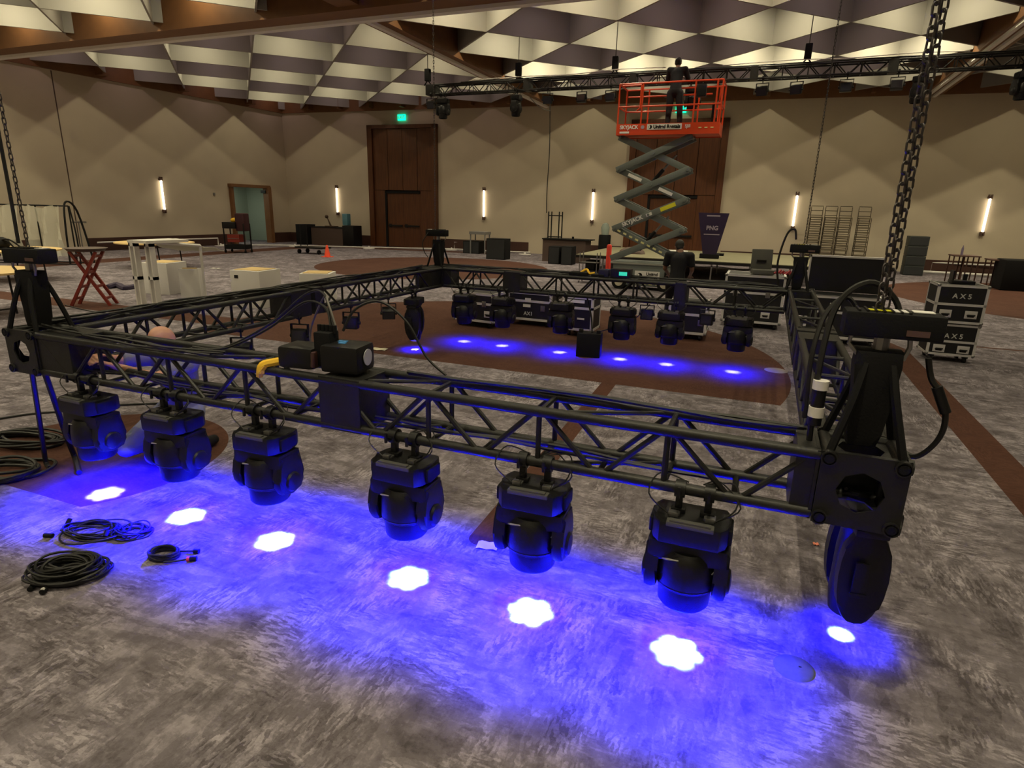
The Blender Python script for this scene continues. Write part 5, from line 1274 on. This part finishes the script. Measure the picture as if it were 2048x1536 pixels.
# tray carried on a white stand beside the trestle
o = MB().lathe([(.30, 0), (.34, .05), (.36, .055)], (-13.3, 5.9, 1.03), 24).build('serving_tray', M_DESK); o.location = (0, 0, 0)
tag(o, 'dark oval tray lying on top of the red trestle', 'tray'); o.location = (.75, -.55, .0)
# white display frame and white boxes
wf = empty('white_display_frame', (-11.35, 5.45, 0)); tag(wf, 'white open display frame with slotted twin posts', 'display frame')
def seg(a, b_, w_, m=M_WHITE):
    return MB().bb(a, b_)
for k, (px0) in enumerate((-.16, .12)):
    g = MB(); H = 1.22; w2 = .15; x0 = px0; y0 = .0 + k*.10
    g.bb((x0, y0, 0), (x0+.035, y0+.10, H)).bb((x0+w2-.035, y0, 0), (x0+w2, y0+.10, H))
    for z in (0, .55, H-.06): g.bb((x0, y0, z), (x0+w2, y0+.10, z+.06))
    g.build('slotted_post', M_WHITE, wf, smooth=False)
    MB().bb((x0+.035, y0+.06, .61), (x0+w2-.035, y0+.08, H-.06)).build('frosted_insert', M_WHITE, wf, smooth=False)
MB().bb((-.18, .0, 1.22), (.32, .9, 1.27)).bb((-.1, .85, 1.22), (.0, .95, 1.27)).build('top_rail', M_WHITE, wf, smooth=False)
A1, B1 = ony(400, 491, 7.0), ony(412, 600, 7.0)
g = MB(); p_, q_ = Vector((.28, .1, 1.245)), Vector((A1.x+11.35, A1.y-5.45, A1.z)); g.path([p_, q_], .03, 4).path([q_, Vector((B1.x+11.35, B1.y-5.45, .02))], .035, 4).build('far_post', M_WHITE, wf, smooth=False)
def white_box(u, v, w_, d_, h_, rz, lab, knob=True, top=M_WOOD):
    P = onz(u, v); r = empty('white_pedestal', (P.x, P.y, 0), rz); tag(r, lab, 'pedestal')      # origin: nearest corner
    MB().bb((-w_, 0, 0), (0, d_, h_), bev=.006).build('body', M_WHITE, r); MB().bb((-w_+.06, .06, h_), (-.06, d_-.06, h_+.012)).build('wood_top', top, r, smooth=False)
    if knob: MB().bb((-w_+.10, -.01, h_-.15), (-w_+.18, .0, h_-.09)).build('black_latch', M_BLACK, r)
    return r
white_box(340, 590, .62, .62, .68, .19, 'white pedestal with pale wood top standing inside the display frame', knob=False)
white_box(404, 603, .38, .25, .66, .62, 'narrow white pedestal at the right foot of the display frame', knob=False)
white_box(524, 618, .66, .66, .72, .12, 'white pedestal box with wood top and black latch, middle of three')
white_box(662, 606, .62, .62, .60, .45, 'white pedestal box with wood top half hidden behind the left truss', knob=False)
fl = MB().path(smooth_pts([(-11.9, 7.6, .02), (-12.3, 7.4, 1.1), (-11.2, 8.0, 1.05), (-10.95, 7.9, .8)], 5), .02)
fl.bm.free()
sh_ = MB(); n = 8
g0, g1, g2, g3 = Vector((-11.35, 5.7, 1.24)), Vector((A1.x, A1.y, A1.z)), Vector((A1.x-.3, A1.y+.9, .95)), Vector((-12.2, 6.9, 1.0))
vv = [[sh_.bm.verts.new(g0.lerp(g1, i/n).lerp(g3.lerp(g2, i/n), j/n)+Vector((0, 0, -.06*math.sin(PI*i/n)*math.sin(PI*j/n)+.02*math.sin(i*2+j)))) for j in range(n+1)] for i in range(n+1)]
for i in range(n):
    for j in range(n): sh_.bm.faces.new((vv[i][j], vv[i+1][j], vv[i+1][j+1], vv[i][j+1]))
ex = bmesh.ops.extrude_face_region(sh_.bm, geom=sh_.bm.faces[:])
for e_ in ex['geom']:
    if isinstance(e_, bmesh.types.BMVert): e_.co.z -= .01
o = sh_.build('white_cloth', mat('cream_cloth', (.55, .53, .42), .8)); tag(o, 'pale sheet draped over the back of the display frame', 'cloth')
o = MB().path(smooth_pts([onz(215, 575, .03), onz(235, 570, .06), onz(250, 577, .03), onz(268, 574, .03)], 4), .07, 8).build('dark_bag', mat('purple_black', (.03, .02, .05), .8)); tag(o, 'small dark purple bag lying on the carpet left of the display frame', 'bag')
# plastic wrapped garment rack at far left
gr = empty('garment_rack', (-20.6, 9.4, 0), .35); tag(gr, 'garment rack wrapped in clear plastic at the left edge', 'rack')
g = MB()
for x in (-1.9, -.0, 1.0): g.tube((x, 0, .1), (x, 0, 1.75), .02)
g.tube((-1.9, 0, 1.75), (1.0, 0, 1.75), .02)
g.path(smooth_pts([(1.0, -.3, .1), (1.05, -.3, 1.2), (1.0, -.1, 1.85), (1.1, .2, 1.6), (1.3, .3, .1)], 5), .028); g.path(smooth_pts([(1.25, -.2, .1), (1.25, -.2, 1.0), (1.1, -.1, 1.75)], 5), .022)
g.tube((-1.9, -.3, .1), (1.2, -.3, .1), .02).tube((-1.9, .3, .1), (1.2, .3, .1), .02); g.build('tube_frame', M_BLACK2, gr)
for k, (x0, x1) in enumerate(((-1.7, -.5), (-.4, .75))):
    s_ = MB(); n = 14; vv = []
    for i in range(n+1):
        t = i/n; col_ = []
        for j in range(7):
            u = j/6; yv = .16*math.sin(t*PI*5+j*.6)*(.4+u*.6); col_.append(s_.bm.verts.new((x0+(x1-x0)*t, yv-.05, 1.72-1.45*u+.05*math.sin(t*9))))
        vv.append(col_)
    for i in range(n):
        for j in range(6): s_.bm.faces.new((vv[i][j], vv[i+1][j], vv[i+1][j+1], vv[i][j+1]))
    s_.build('plastic_cover', M_PLASTIC, gr)
# slim bar stand at left wall
P = lwp(13.2); o = MB().tube((P.x+.6, 13.0, 0), (P.x+.6, 13.0, 1.1), .02).box((P.x+.62, 13.0, 1.12), (.1, .5, .05)).build('tall_stand', M_STEEL); tag(o, 'thin metal stand with a dark top beside the left wall seam', 'stand')
